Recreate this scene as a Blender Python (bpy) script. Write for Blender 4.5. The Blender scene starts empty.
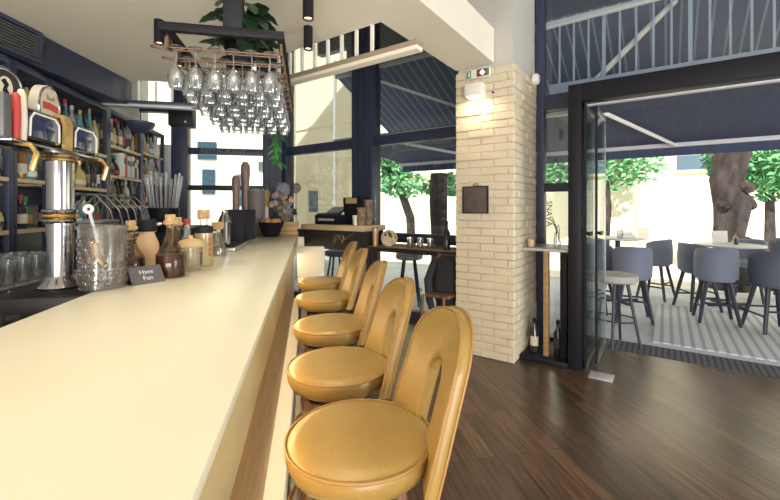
import bpy, bmesh, math, random
from mathutils import Vector, Matrix
R = random.Random(7)
sc = bpy.context.scene
COL = sc.collection
PI = math.pi
H = 1.42                                        # eye height

# ------------------------------------------------------------------ camera
cam = bpy.data.cameras.new('camera'); camo = bpy.data.objects.new('camera', cam); COL.objects.link(camo)
camo.location = (0, 0, H); camo.rotation_euler = (PI/2, 0, 0)
cam.sensor_width = 36; cam.lens = 36*400/780; cam.shift_y = -42/780; cam.clip_start = .02; cam.clip_end = 300
sc.camera = camo

# ------------------------------------------------------------------ world, sun, exposure
w = bpy.data.worlds.new('world'); sc.world = w; w.use_nodes = True
bg = w.node_tree.nodes['Background']; bg.inputs[0].default_value = (1.0, .93, .76, 1); bg.inputs[1].default_value = .95
sun = bpy.data.lights.new('sun', 'SUN'); sun.energy = 5.5; sun.color = (1, .95, .82); sun.angle = .02
suno = bpy.data.objects.new('sun', sun); COL.objects.link(suno)
suno.rotation_euler = Vector((.32, .72, -.72)).to_track_quat('-Z', 'Y').to_euler()
def area_light(name, loc, target, sx, sy, power, col):
    L = bpy.data.lights.new(name, 'AREA'); L.shape = 'RECTANGLE'; L.size = sx; L.size_y = sy; L.energy = power; L.color = col
    o = bpy.data.objects.new(name, L); COL.objects.link(o); o.location = loc
    o.rotation_euler = (Vector(target)-Vector(loc)).to_track_quat('-Z', 'Y').to_euler()
area_light('rear_fill_light', (.4, -3.6, .9), (-.6, 1.2, 2.78), 7.5, 2.0, 520, (1, .95, .86))  # added fill lamp behind the camera, brightens ceiling and room
area_light('side_fill_light', (5.0, -1.2, 1.3), (-1.6, 2.8, 2.7), 4.5, 2.4, 210, (.90, .94, 1))  # added bluish fill lamp beside the camera, lifts ceiling and navy parts
sc.view_settings.view_transform = 'Standard'; sc.view_settings.look = 'None'
sc.view_settings.gamma = 1; sc.view_settings.use_curve_mapping = False
sc.view_settings.exposure = .46

# ------------------------------------------------------------------ frames
BA = math.radians(11.58); BO = Vector((-.135, 0, 0))      # bar frame: y runs along the bar, x towards the stools
FA = math.radians(-34.6); FO = Vector((1.13, 3.64, 0))    # shopfront frame: x along the glass, y outwards
def bar(x, y, z=0): return (BO.x + x*math.cos(BA) - y*math.sin(BA), BO.y + x*math.sin(BA) + y*math.cos(BA), z)
def fac(x, y, z=0): return (FO.x + x*math.cos(FA) - y*math.sin(FA), FO.y + x*math.sin(FA) + y*math.cos(FA), z)

# ------------------------------------------------------------------ materials
def mat(name, col, rough=.5, metal=0, spec=.5, bump=0, bscale=60, var=0, vscale=8, emit=None, es=0, coat=0, trans=0, ior=1.45, stretch=None):
    m = bpy.data.materials.new(name); m.use_nodes = True; nt = m.node_tree; b = nt.nodes['Principled BSDF']
    b.inputs['Base Color'].default_value = (*col, 1); b.inputs['Roughness'].default_value = rough
    b.inputs['Metallic'].default_value = metal; b.inputs['Specular IOR Level'].default_value = spec
    b.inputs['Coat Weight'].default_value = coat; b.inputs['Transmission Weight'].default_value = trans; b.inputs['IOR'].default_value = ior
    if emit: b.inputs['Emission Color'].default_value = (*emit, 1); b.inputs['Emission Strength'].default_value = es
    tc = nt.nodes.new('ShaderNodeTexCoord'); mp = nt.nodes.new('ShaderNodeMapping'); nt.links.new(tc.outputs['Object'], mp.inputs[0])
    if stretch: mp.inputs['Scale'].default_value = stretch
    if var:
        n = nt.nodes.new('ShaderNodeTexNoise'); n.inputs['Scale'].default_value = vscale; n.inputs['Detail'].default_value = 5
        nt.links.new(mp.outputs[0], n.inputs['Vector'])
        r = nt.nodes.new('ShaderNodeMapRange'); r.inputs[1].default_value = .3; r.inputs[2].default_value = .7; r.inputs[3].default_value = 1-var; r.inputs[4].default_value = 1+var
        nt.links.new(n.outputs['Fac'], r.inputs[0])
        mx = nt.nodes.new('ShaderNodeVectorMath'); mx.operation = 'SCALE'; mx.inputs[0].default_value = col
        nt.links.new(r.outputs[0], mx.inputs['Scale']); nt.links.new(mx.outputs[0], b.inputs['Base Color'])
    if bump:
        n = nt.nodes.new('ShaderNodeTexNoise'); n.inputs['Scale'].default_value = bscale; n.inputs['Detail'].default_value = 4
        nt.links.new(mp.outputs[0], n.inputs['Vector'])
        bp = nt.nodes.new('ShaderNodeBump'); bp.inputs['Strength'].default_value = bump; bp.inputs['Distance'].default_value = .01
        nt.links.new(n.outputs['Fac'], bp.inputs['Height']); nt.links.new(bp.outputs[0], b.inputs['Normal'])
    return m
def glassmat(name, tint=(1, 1, 1), refl=.12, rough=.0, body=0, bcol=(1, 1, 1)):
    m = bpy.data.materials.new(name); m.use_nodes = True; nt = m.node_tree; nt.nodes.clear()
    out = nt.nodes.new('ShaderNodeOutputMaterial'); t = nt.nodes.new('ShaderNodeBsdfTransparent'); t.inputs[0].default_value = (*tint, 1)
    g = nt.nodes.new('ShaderNodeBsdfGlossy'); g.inputs['Roughness'].default_value = rough
    lw = nt.nodes.new('ShaderNodeLayerWeight'); lw.inputs[0].default_value = .35
    mu = nt.nodes.new('ShaderNodeMath'); mu.operation = 'MULTIPLY_ADD'; mu.inputs[1].default_value = .5; mu.inputs[2].default_value = refl
    nt.links.new(lw.outputs['Fresnel'], mu.inputs[0])
    mx = nt.nodes.new('ShaderNodeMixShader'); nt.links.new(mu.outputs[0], mx.inputs[0])
    nt.links.new(t.outputs[0], mx.inputs[1]); nt.links.new(g.outputs[0], mx.inputs[2])
    last = mx
    if body:
        d = nt.nodes.new('ShaderNodeBsdfDiffuse'); d.inputs[0].default_value = (*bcol, 1)
        m2 = nt.nodes.new('ShaderNodeMixShader'); m2.inputs[0].default_value = body
        nt.links.new(mx.outputs[0], m2.inputs[1]); nt.links.new(d.outputs[0], m2.inputs[2]); last = m2
    nt.links.new(last.outputs[0], out.inputs[0]); return m

NAVY = mat('navy_paint', (.034, .042, .085), .42, bump=.05)
NAVY2 = mat('navy_joinery', (.042, .052, .10), .35, bump=.04)
BLACK = mat('black_metal', (.012, .012, .017), .5, spec=.25)
BLACKM = mat('black_matte', (.022, .022, .028), .8, bump=.2)
CEIL = mat('ceiling_plaster', (.84, .79, .66), .85, bump=.04, var=.03, vscale=1.5)
PLAST = mat('grey_plaster', (.50, .49, .46), .85, bump=.06)
BRICK = mat('painted_brick', (.64, .56, .42), .65, bump=.5, bscale=70, var=.05, vscale=6)
STEEL = mat('chrome_steel', (.38, .38, .42), .12, 1)
STEELR = mat('brushed_steel', (.5, .5, .5), .35, 1)
BRASS = mat('brass', (.72, .48, .18), .25, 1)
COPPER = mat('copper', (.62, .34, .18), .25, 1)
RAILM = mat('bronze_rail', (.16, .10, .07), .5, .6)
WHITE = mat('white_paint', (.78, .77, .72), .5)
CREAM = mat('cream_counter', (.62, .585, .46), .32, var=.02, vscale=3, coat=.1)
FASC = mat('tan_counter_edge', (.42, .33, .17), .38, var=.06, vscale=4, stretch=(3, 1, .3))
BARW = mat('honey_wood_panel', (.40, .24, .10), .45, var=.25, vscale=5, stretch=(6, 1, 6), bump=.1)
PLIN = mat('cream_plinth', (.86, .80, .66), .5)
LEATH = mat('mustard_leather', (.305, .198, .058), .32, var=.08, vscale=7, bump=.12, bscale=140)
PIPE = mat('leather_piping', (.30, .17, .05), .5)
LEGW = mat('walnut_leg', (.16, .085, .045), .45, var=.15, vscale=12, stretch=(1, 1, .2))
WOOD = mat('light_shelf_wood', (.52, .42, .27), .5, var=.1, vscale=8)
WOODM = mat('oak_table_wood', (.33, .20, .09), .4, var=.2, vscale=7, stretch=(.4, 4, 4))
BROWNM = mat('brown_rail_paint', (.30, .24, .18), .5)
BACKP = mat('pale_blue_back_panel', (.66, .70, .75), .7)
LEAF = mat('leaf_green', (.020, .055, .022), .4, var=.5, vscale=9)
LEAFB = mat('bright_leaf_green', (.05, .26, .05), .4, var=.3, vscale=14)
TREEL = mat('tree_leaf', (.16, .42, .20), .6, var=.4, vscale=3)
BARK = mat('tree_bark', (.045, .036, .037), .9, var=.8, vscale=6, bump=1, bscale=9, stretch=(1, 1, .5))
AWN = None
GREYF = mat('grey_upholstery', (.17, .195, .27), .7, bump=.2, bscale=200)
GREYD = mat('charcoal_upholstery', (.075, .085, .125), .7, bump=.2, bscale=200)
SEATG = mat('grey_stool_seat', (.34, .34, .34), .6)
LEGB = mat('dark_blue_leg', (.022, .026, .05), .45)
PAVE = mat('grey_paving', (.52, .56, .64), .8, var=.12, vscale=3, bump=.2)
STREET = mat('pale_street', (.80, .78, .72), .9, var=.03, vscale=.5)
BUILD = mat('cream_render', (.82, .78, .66), .9, var=.04, vscale=.7)
BWIN = mat('far_window_blue', (.10, .16, .24), .3)
CORK = mat('cork', (.50, .33, .17), .9, var=.3, vscale=60, bump=.4, bscale=150)
WHISK = mat('brown_liquor', (.055, .008, .004), .4)
PEACH = mat('peach_ceramic', (.66, .45, .25), .45, var=.1, vscale=10)
STRAWM = mat('straw_yellow', (.55, .40, .12), .6)
RED = mat('red_paint', (.45, .05, .04), .5)
GOLDINK = mat('gold_ink', (.55, .40, .14), .4, 1)
SLATE = mat('slate_card', (.10, .095, .105), .7, var=.15, vscale=20)
CHALK = mat('chalk_ink', (.60, .58, .60), .8)
ROSEW = mat('rosewood_mill', (.22, .14, .125), .4, var=.12, vscale=6)
TINM = mat('brown_grey_ceramic', (.17, .15, .15), .5)
DRIED = mat('dried_flower_grey', (.26, .27, .32), .9, var=.5, vscale=30)
DRIEDB = mat('dried_flower_tan', (.48, .34, .25), .9, var=.5, vscale=30)
GREEN = mat('exit_green', (.05, .30, .08), .5)
WARMG = mat('lamp_glow', (1, .8, .5), .5, emit=(1, .66, .30), es=6)
LEDM = mat('led_strip', (1, .8, .5), .5, emit=(1, .78, .46), es=22)
SCREEN = mat('pos_screen', (.08, .10, .13), .15)
PLAQ = mat('dark_wood_plaque', (.085, .07, .06), .7, var=.25, vscale=14, bump=.2)
SILV = mat('pale_grey_metal', (.55, .56, .60), .45, .3)
BLUEM = mat('pale_blue_metal', (.36, .42, .55), .5)
ANGL = mat('pale_awning_frame', (.62, .62, .66), .5)
WGLASS = glassmat('window_glass', (.93, .96, .97), .04)
DGLASS = glassmat('door_glass', (.82, .88, .90), .06)
CGLASS = glassmat('clear_glassware', (.90, .92, .93), .16, body=.05, bcol=(.8, .82, .85))
JGLASS = glassmat('cut_glass', (.84, .85, .86), .06, .02, body=.05, bcol=(.7, .65, .6))
BLIQ = {'clear': glassmat('clear_bottle', (.70, .75, .78), .16, body=.25, bcol=(.62, .66, .70)),
        'green': mat('green_bottle', (.035, .16, .07), .12, coat=.3), 'dark': mat('dark_bottle', (.03, .028, .032), .12, coat=.3),
        'amber': mat('amber_bottle', (.26, .11, .03), .12, coat=.3), 'yellow': mat('yellow_bottle', (.50, .38, .12), .2, coat=.2),
        'blue': mat('blue_bottle', (.10, .28, .36), .15, coat=.3), 'red': mat('red_bottle', (.30, .05, .04), .15, coat=.3),
        'white': mat('white_bottle', (.62, .62, .60), .3)}
LABM = [mat('cream_paper', (.60, .56, .46), .8), mat('white_paper', (.66, .66, .64), .8), mat('dark_paper', (.06, .06, .07), .7), mat('red_paper', (.42, .08, .06), .7), mat('orange_paper', (.50, .26, .07), .7)]

def floor_mat():
    m = bpy.data.materials.new('dark_plank_floor'); m.use_nodes = True; nt = m.node_tree; b = nt.nodes['Principled BSDF']; L = nt.links.new
    tc = nt.nodes.new('ShaderNodeTexCoord'); mp = nt.nodes.new('ShaderNodeMapping'); L(tc.outputs['Object'], mp.inputs[0])
    mp.inputs['Rotation'].default_value = (0, 0, -(PI/2 + BA))
    br = nt.nodes.new('ShaderNodeTexBrick'); L(mp.outputs[0], br.inputs['Vector'])
    br.inputs['Scale'].default_value = 1; br.inputs['Brick Width'].default_value = 1.3; br.inputs['Row Height'].default_value = .105
    br.inputs['Mortar Size'].default_value = .002; br.inputs['Mortar Smooth'].default_value = .1; br.offset = .37
    br.inputs['Color1'].default_value = (.105, .058, .034, 1); br.inputs['Color2'].default_value = (.050, .030, .021, 1); br.inputs['Mortar'].default_value = (.012, .009, .008, 1)
    mp2 = nt.nodes.new('ShaderNodeMapping'); L(mp.outputs[0], mp2.inputs[0]); mp2.inputs['Scale'].default_value = (.9, 14, 1)
    n = nt.nodes.new('ShaderNodeTexNoise'); n.inputs['Scale'].default_value = 3; n.inputs['Detail'].default_value = 7; n.inputs['Distortion'].default_value = .6; L(mp2.outputs[0], n.inputs['Vector'])
    r = nt.nodes.new('ShaderNodeMapRange'); r.inputs[1].default_value = .3; r.inputs[2].default_value = .72; r.inputs[3].default_value = .45; r.inputs[4].default_value = 1.75; L(n.outputs['Fac'], r.inputs[0])
    n2 = nt.nodes.new('ShaderNodeTexNoise'); n2.inputs['Scale'].default_value = 1.3; n2.inputs['Detail'].default_value = 3; L(mp.outputs[0], n2.inputs['Vector'])
    mx = nt.nodes.new('ShaderNodeVectorMath'); mx.operation = 'SCALE'; L(br.outputs['Color'], mx.inputs[0]); L(r.outputs[0], mx.inputs['Scale'])
    L(mx.outputs[0], b.inputs['Base Color'])
    rr = nt.nodes.new('ShaderNodeMapRange'); rr.inputs[3].default_value = .22; rr.inputs[4].default_value = .40; L(n2.outputs['Fac'], rr.inputs[0]); L(rr.outputs[0], b.inputs['Roughness']); b.inputs['Coat Weight'].default_value = .35; b.inputs['Coat Roughness'].default_value = .22
    bp = nt.nodes.new('ShaderNodeBump'); bp.inputs['Strength'].default_value = .25; bp.inputs['Distance'].default_value = .004
    L(n.outputs['Fac'], bp.inputs['Height']); L(bp.outputs[0], b.inputs['Normal'])
    return m
def stripe_mat(name, c1, c2, period, frac, rough=.8, axis='X', trans=0):
    m = bpy.data.materials.new(name); m.use_nodes = True; nt = m.node_tree; b = nt.nodes['Principled BSDF']; L = nt.links.new
    tc = nt.nodes.new('ShaderNodeTexCoord'); s = nt.nodes.new('ShaderNodeSeparateXYZ'); L(tc.outputs['Object'], s.inputs[0])
    d = nt.nodes.new('ShaderNodeMath'); d.operation = 'DIVIDE'; L(s.outputs[axis], d.inputs[0]); d.inputs[1].default_value = period
    f = nt.nodes.new('ShaderNodeMath'); f.operation = 'FRACT'; L(d.outputs[0], f.inputs[0])
    g = nt.nodes.new('ShaderNodeMath'); g.operation = 'LESS_THAN'; L(f.outputs[0], g.inputs[0]); g.inputs[1].default_value = frac
    mx = nt.nodes.new('ShaderNodeMix'); mx.data_type = 'RGBA'; L(g.outputs[0], mx.inputs[0]); mx.inputs[6].default_value = (*c1, 1); mx.inputs[7].default_value = (*c2, 1)
    L(mx.outputs[2], b.inputs['Base Color']); b.inputs['Roughness'].default_value = rough
    return m
FLOORM = floor_mat()
AWN = stripe_mat('navy_awning_cloth', (.075, .088, .165), (.10, .115, .20), .24, .04)
AWNS = stripe_mat('navy_striped_awning_cloth', (.19, .235, .38), (.50, .56, .72), .125, .16)
for m__, f__ in ((AWN, .25), (AWNS, .4)):
    nt__ = m__.node_tree; b__ = nt__.nodes['Principled BSDF']; t__ = nt__.nodes.new('ShaderNodeBsdfTranslucent'); x__ = nt__.nodes.new('ShaderNodeMixShader')
    nt__.links.new(b__.inputs['Base Color'].links[0].from_socket, t__.inputs[0]); x__.inputs[0].default_value = f__
    nt__.links.new(b__.outputs[0], x__.inputs[1]); nt__.links.new(t__.outputs[0], x__.inputs[2]); nt__.links.new(x__.outputs[0], nt__.nodes['Material Output'].inputs[0])
MATS = stripe_mat('ribbed_deck', (.56, .59, .64), (.34, .37, .44), .09, .4)
GRILL = stripe_mat('dark_threshold_grille', (.075, .085, .115), (.02, .022, .035), .05, .35)

# ------------------------------------------------------------------ mesh builder
class MB:
    def __init__(s): s.bm = bmesh.new(); s.mats = []; s.mi = 0
    def use(s, m):
        if m not in s.mats: s.mats.append(m)
        s.mi = s.mats.index(m); return s
    def _fin(s, vs):
        fs = set()
        for v in vs:
            for f in v.link_faces: fs.add(f)
        for f in fs: f.material_index = s.mi
        return s
    def box(s, x0, x1, y0, y1, z0, z1, b=0, rot=None, seg=2):
        t = bmesh.new(); bmesh.ops.create_cube(t, size=1)
        bmesh.ops.scale(t, vec=(abs(x1-x0), abs(y1-y0), abs(z1-z0)), verts=t.verts)
        if b: bmesh.ops.bevel(t, geom=list(t.edges), offset=b, segments=seg, affect='EDGES', profile=.5)
        M = Matrix.Translation(((x0+x1)/2, (y0+y1)/2, (z0+z1)/2))
        if rot: M = M @ rot
        return s.merge(t, M)
    def merge(s, t, M=Matrix()):
        mp = {}
        for v in t.verts: mp[v] = s.bm.verts.new(M @ v.co)
        for f in t.faces:
            try: nf = s.bm.faces.new([mp[v] for v in f.verts]); nf.material_index = s.mi
            except ValueError: pass
        t.free(); return s
    def lathe(s, prof, c=(0, 0, 0), n=24, M=None, cap=True):
        rings = []; M = M or Matrix()
        for r, z in prof:
            rings.append([s.bm.verts.new(M @ Vector((r*math.cos(2*PI*i/n), r*math.sin(2*PI*i/n), z)) + Vector(c)) for i in range(n)])
        for a, b in zip(rings, rings[1:]):
            for i in range(n):
                f = s.bm.faces.new((a[i], a[(i+1) % n], b[(i+1) % n], b[i])); f.material_index = s.mi
        if cap:
            if prof[0][0] > 1e-4: f = s.bm.faces.new(rings[0][::-1]); f.material_index = s.mi
            if prof[-1][0] > 1e-4: f = s.bm.faces.new(rings[-1]); f.material_index = s.mi
        return s
    def cyl(s, p, q, r, r2=None, n=14):
        p = Vector(p); q = Vector(q); d = q-p; M = d.to_track_quat('Z', 'Y').to_matrix().to_4x4()
        return s.lathe([(r, 0), (r if r2 is None else r2, d.length)], p, n, M)
    def tube(s, pts, r, n=8):
        pts = [Vector(p) for p in pts]
        rings = []; d0 = (pts[1]-pts[0]).normalized(); a = d0.orthogonal().normalized()
        for i, p in enumerate(pts):
            d = (pts[min(i+1, len(pts)-1)] - pts[max(i-1, 0)]).normalized()
            a = (a - d*a.dot(d)).normalized(); b = d.cross(a)
            rr = r[i] if isinstance(r, (list, tuple)) else r
            rings.append([s.bm.verts.new(p + rr*(math.cos(2*PI*k/n)*a + math.sin(2*PI*k/n)*b)) for k in range(n)])
        for a, b in zip(rings, rings[1:]):
            for k in range(n):
                f = s.bm.faces.new((a[k], a[(k+1) % n], b[(k+1) % n], b[k])); f.material_index = s.mi
        for rg in (rings[0][::-1], rings[-1]):
            f = s.bm.faces.new(rg); f.material_index = s.mi
        return s
    def torus(s, c, R_, r, M=None, n=28, k=8):
        M = M or Matrix(); rings = []
        for i in range(n):
            a = 2*PI*i/n
            rings.append([s.bm.verts.new(Vector(c) + M @ Vector(((R_+r*math.cos(2*PI*j/k))*math.cos(a), (R_+r*math.cos(2*PI*j/k))*math.sin(a), r*math.sin(2*PI*j/k)))) for j in range(k)])
        for i in range(n):
            A, B = rings[i], rings[(i+1) % n]
            for j in range(k):
                f = s.bm.faces.new((A[j], B[j], B[(j+1) % k], A[(j+1) % k])); f.material_index = s.mi
        return s
    def prism(s, poly, z0, z1, M=None):
        M = M or Matrix()
        a = [s.bm.verts.new(M @ Vector((x, y, z0))) for x, y in poly]; b = [s.bm.verts.new(M @ Vector((x, y, z1))) for x, y in poly]
        n = len(poly)
        fs = [s.bm.faces.new(a[::-1]), s.bm.faces.new(b)] + [s.bm.faces.new((a[i], a[(i+1) % n], b[(i+1) % n], b[i])) for i in range(n)]
        for f in fs: f.material_index = s.mi
        return s
    def ball(s, c, r, sub=2, sc_=(1, 1, 1), jit=0):
        t = bmesh.new(); bmesh.ops.create_icosphere(t, subdivisions=sub, radius=1)
        for v in t.verts:
            v.co = Vector([a*b for a, b in zip(v.co, sc_)])*r*(1+(R.uniform(-jit, jit) if jit else 0))
        return s.merge(t, Matrix.Translation(c))
    def quad(s, *ps):
        f = s.bm.faces.new([s.bm.verts.new(p) for p in ps]); f.material_index = s.mi; return s
    def build(s, name, m=None, parent=None, loc=None, rz=0, ang=35, flat=False):
        if m is not None and not s.mats: s.mats = [m]
        bmesh.ops.recalc_face_normals(s.bm, faces=s.bm.faces)
        me = bpy.data.meshes.new(name); s.bm.to_mesh(me); s.bm.free()
        for mm in s.mats: me.materials.append(mm)
        if not flat:
            me.polygons.foreach_set('use_smooth', [True]*len(me.polygons)); me.set_sharp_from_angle(angle=math.radians(ang))
        o = bpy.data.objects.new(name, me); COL.objects.link(o)
        if parent is not None: o.parent = parent
        if loc is not None: o.location = loc
        o.rotation_euler.z = rz
        return o
def tag(o, label=None, cat=None, group=None, kind=None):
    if label: o['label'] = label
    if cat: o['category'] = cat
    if group: o['group'] = group
    if kind: o['kind'] = kind
    return o
def thing(name, label, cat, loc=(0, 0, 0), rz=0, group=None):
    o = bpy.data.objects.new(name, None); COL.objects.link(o); o.location = loc; o.rotation_euler.z = rz; o.empty_display_size = .1
    return tag(o, label, cat, group)
def struct(mb, name, m, loc=None, rz=0, parent=None, **k):
    o = mb.build(name, m, parent, loc, rz, **k); tag(o, kind='structure'); return o
def copy_tree(o, parent=None):
    c = o.copy(); COL.objects.link(c); c.parent = parent
    for ch in list(o.children): copy_tree(ch, c)
    return c
ORD = ['first', 'second', 'third', 'fourth', 'fifth', 'sixth', 'seventh', 'eighth', 'ninth', 'tenth', 'eleventh', 'twelfth', 'thirteenth', 'fourteenth']

# ================================================================== STRUCTURE
CZ = 2.78                                      # bar ceiling
# floor up to the doorway line (shopfront local y = .94)
f = MB(); P = [fac(9, .94), fac(-4.25, .94), (-4.2, 6.2, 0), (-4.2, -4.5, 0), (8.4, -4.5, 0)]
f.prism([(p[0], p[1]) for p in P], -.06, 0); struct(f, 'floor', FLOORM)
# ceiling slab over the bar with the strip that runs to the brick pillar
s1 = fac(-.578, -1.268); s2 = fac(-.578, .0); s3 = fac(-.19, .0); s4 = fac(-.19, -1.9)
cp = [(s1[0], s1[1]), (s2[0], s2[1]), (s3[0], s3[1]), (s4[0], s4[1]), (-.1, .4), (-.1, -4.5), (-4.2, -4.5), (-4.2, 3.95), (-2.16, 4.37)]
m_ = MB(); m_.prism(cp, CZ, CZ+.32); struct(m_, 'ceiling', CEIL)
m_ = MB(); m_.prism([(-4.2, -4.5), (8.6, -4.5), (fac(9, .9)[0], fac(9, .9)[1]), (fac(-4.0, .9)[0], fac(-4.0, .9)[1]), (-4.2, 6.5)], 4.3, 4.4)
struct(m_, 'ceiling_upper', PLAST)
# wall behind the back bar
m_ = MB(); m_.box(-2.55, -2.40, -4.6, 7.1, 0, 4.3); struct(m_, 'wall_left', PLAST, BO, BA)
m_ = MB(); m_.box(-4.3, 9, -4.75, -4.6, 0, 4.3); struct(m_, 'wall_rear', PLAST)  # unseen; put in to stop sun streaking over floor and counter
# right wall far beyond the frame and the wall behind the camera
m_ = MB(); m_.box(5.2, 5.35, -7, -2.2, 0, 4.3); struct(m_, 'wall_right', PLAST, FO, FA)
# brick pillar: every course of bricks as real geometry
p = thing('brick_pillar', None, None, FO, FA); tag(p, kind='structure')
core = MB(); core.box(-.567, -.01, .01, .77, 0, 2.74); core.build('pillar_core', BRICK, p)
bm_ = MB(); ch = .0722; nz = 38
for k in range(nz):
    z0 = k*ch; off = (k % 2)*.13
    def run(a, b, fn):
        x = a - off
        while x < b:
            u0, u1 = max(a, x), min(b, x+.26)
            if u1-u0 > .03: fn(u0+.0015, u1-.0015)
            x += .26
    def jf(u0, u1):
        d = R.uniform(-.004, .006); bm_.box(u0, u1, -d-.004, .02, z0+.0015, z0+ch-.0015+R.uniform(-.001, .001), .006, seg=1)
    def jr(u0, u1):
        d = R.uniform(-.004, .006); bm_.box(-.02, d+.004, u0, u1, z0+.0015, z0+ch-.0015, .006, seg=1)
    def jl(u0, u1):
        d = R.uniform(-.004, .006); bm_.box(-.577-d-.004, -.555, u0, u1, z0+.0015, z0+ch-.0015, .006, seg=1)
    run(-.58, .003, jf); run(0, .78, jr); run(0, .78, jl)
bm_.build('painted_bricks', BRICK, p)
cap = MB(); cap.box(-.56, -.015, .015, .765, 2.74, 4.3); cap.build('plaster_top', PLAST, p)

# ---------------- shopfront glazing (local frame FO/FA, plane y=.78)
GY = .78
def window_struct(name, frame_fn, panes, loc, rz):
    e = thing(name, None, None, loc, rz); tag(e, kind='structure')
    mb = MB(); frame_fn(mb); mb.build('window_frame', NAVY, e)
    for a in panes:
        g = MB(); g.box(*a); g.build('glass_pane', WGLASS, e, flat=True)
    return e
# left run between the pillar and the corner
def fr(mb):
    mb.box(-2.50, -2.15, GY-.10, GY+.12, 0, 4.3, .006)          # fluted post
    for k in range(3): mb.box(-2.46+k*.11, -2.39+k*.11, GY-.115, GY-.10, 0, 4.3)
    mb.box(-4.02, -3.92, GY-.06, GY+.12, 0, 4.3, .006)
    mb.box(-.62, -.577, GY-.05, GY+.05, 0, 4.3)
    for a, b in ((-3.92, -2.50), (-2.15, -.62)):
        mb.box(a, b, GY-.05, GY+.05, 2.27, 2.40, .004)
        mb.box(a, b, GY-.05, GY+.05, .97, 1.09, .004)
        mb.box(a, b, GY-.05, GY+.05, 0, .10); mb.box(a, b, GY-.04, GY+.04, 4.2, 4.3)
        mb.cyl(((a+b)/2, GY-.055, 2.335), ((a+b)/2, GY-.05, 2.335), .012)
window_struct('window_1', fr, [(a, b, GY-.004, GY+.004, z0, z1) for a, b in ((-3.92, -2.50), (-2.15, -.62)) for z0, z1 in ((.10, .97), (1.09, 2.27), (2.40, 4.2))], FO, FA)
# narrow run between the pillar and the door, and the tall glass above the doors
def fr(mb):
    mb.box(.0, .085, GY-.05, GY+.05, 0, 4.3, .004)
    mb.box(.085, .43, GY-.05, GY+.05, 2.44, 2.60, .004); mb.box(.085, .43, GY-.04, GY+.04, 1.59, 1.68, .004)
    mb.box(.085, .43, GY-.04, GY+.04, .96, 1.04, .004); mb.box(.085, .43, GY-.05, GY+.05, 0, .08)
    mb.box(.38, 6.5, GY-.04, GY+.04, 2.505, 2.56)
    mb.box(.0, 6.5, GY-.04, GY+.04, 4.2, 4.3); mb.box(3.3, 3.42, GY-.05, GY+.05, 2.5, 4.3)
window_struct('window_2', fr, [(.085, .43, GY-.004, GY+.004, .08, .96), (.085, .43, GY-.004, GY+.004, 1.04, 1.59), (.085, .43, GY-.004, GY+.004, 1.68, 2.44), (.085, 3.3, GY-.004, GY+.004, 2.60, 4.2), (3.42, 6.5, GY-.004, GY+.004, 2.60, 4.2)], FO, FA)
# portal round the folding doors
d = thing('door_1', None, None, FO, FA); tag(d, kind='structure')
mb = MB(); mb.box(.427, .532, .15, .85, 0, 2.50, .004); mb.box(.532, 5.2, .15, .30, 2.345, 2.50, .004); mb.box(.532, 5.2, .30, .85, 2.44, 2.50); mb.box(5.2, 5.32, .15, .85, 0, 2.5, .004)
mb.build('door_frame', BLACK, d)
q = MB(); q.box(.545, 5.19, .36, .89, 2.375, 2.40); q.build('head_lining', AWN, d)
q = MB(); q.box(.545, 5.19, .31, .37, 2.335, 2.375, .003); q.build('head_trim', ANGL, d)
for (s0, ya, yb) in ((.560, .20, .74), (.625, .36, .95)):
    lf = MB(); lf.box(s0-.006, s0+.006, ya, yb, .02, 2.33); g = lf.build('glass_door_leaf', DGLASS, d, flat=True)
    ed = MB(); ed.use(BLACK).box(s0-.010, s0+.010, ya-.012, ya, .02, 2.34); ed.use(STEELR).box(s0-.008, s0+.008, yb, yb+.010, .02, 2.34)
    ed.use(STEELR).box(s0-.008, s0+.008, ya, yb, 2.30, 2.34).box(s0-.008, s0+.008, ya, yb, .01, .06)
    ed.build('leaf_edge', None, g)
    hd = MB(); hd.box(s0-.02, s0+.035, ya+.06, ya+.14, 1.18, 1.205, .003).box(s0+.02, s0+.035, ya+.02, ya+.18, 1.175, 1.21, .003); hd.build('patch_fitting', BLACK, g)
tag(MB().box(.60, .78, .06, .22, .001, .008, .002).build('floor_spring_cover', SILV, None, FO, FA), 'small pale metal floor plate beside the folded glass door', 'floor plate')

# ---------------- far back window at the end of the bar (frame KO: corner, x runs back to the left)
KO = Vector(fac(-4.07, GY)); KA = BA
def fr(mb):
    mb.box(-.30, .02, -.08, .10, 0, 4.3, .006)
    for k in range(3): mb.box(-.27+k*.09, -.21+k*.09, -.095, -.08, 0, 4.3)
    mb.box(-1.66, -1.42, -.08, .10, 0, 4.3, .006)
    for z0, z1 in ((2.27, 2.37), (1.70, 1.78), (0, .1), (1.05, 1.12), (4.2, 4.3)): mb.box(-1.42, -.30, -.05, .05, z0, z1, .003)
    mb.box(-2.35, -1.66, -.05, .05, 2.9, 3.0); mb.box(-2.35, -2.25, -.05, .05, 2.0, 4.3); 
kw = window_struct('window_3', fr, [(-1.42, -.30, -.004, .004, a, b) for a, b in ((.1, 1.05), (1.12, 1.70), (1.78, 2.27), (2.37, 4.2))] + [(-2.25, -1.66, -.004, .004, 3.0, 4.3), (-2.25, -1.66, -.004, .004, 2.4, 2.9)], KO, KA)
m_ = MB(); m_.box(-2.35, -1.66, -.06, .06, 0, 2.4); struct(m_, 'wall_back', BACKP, KO, KA)
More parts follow.
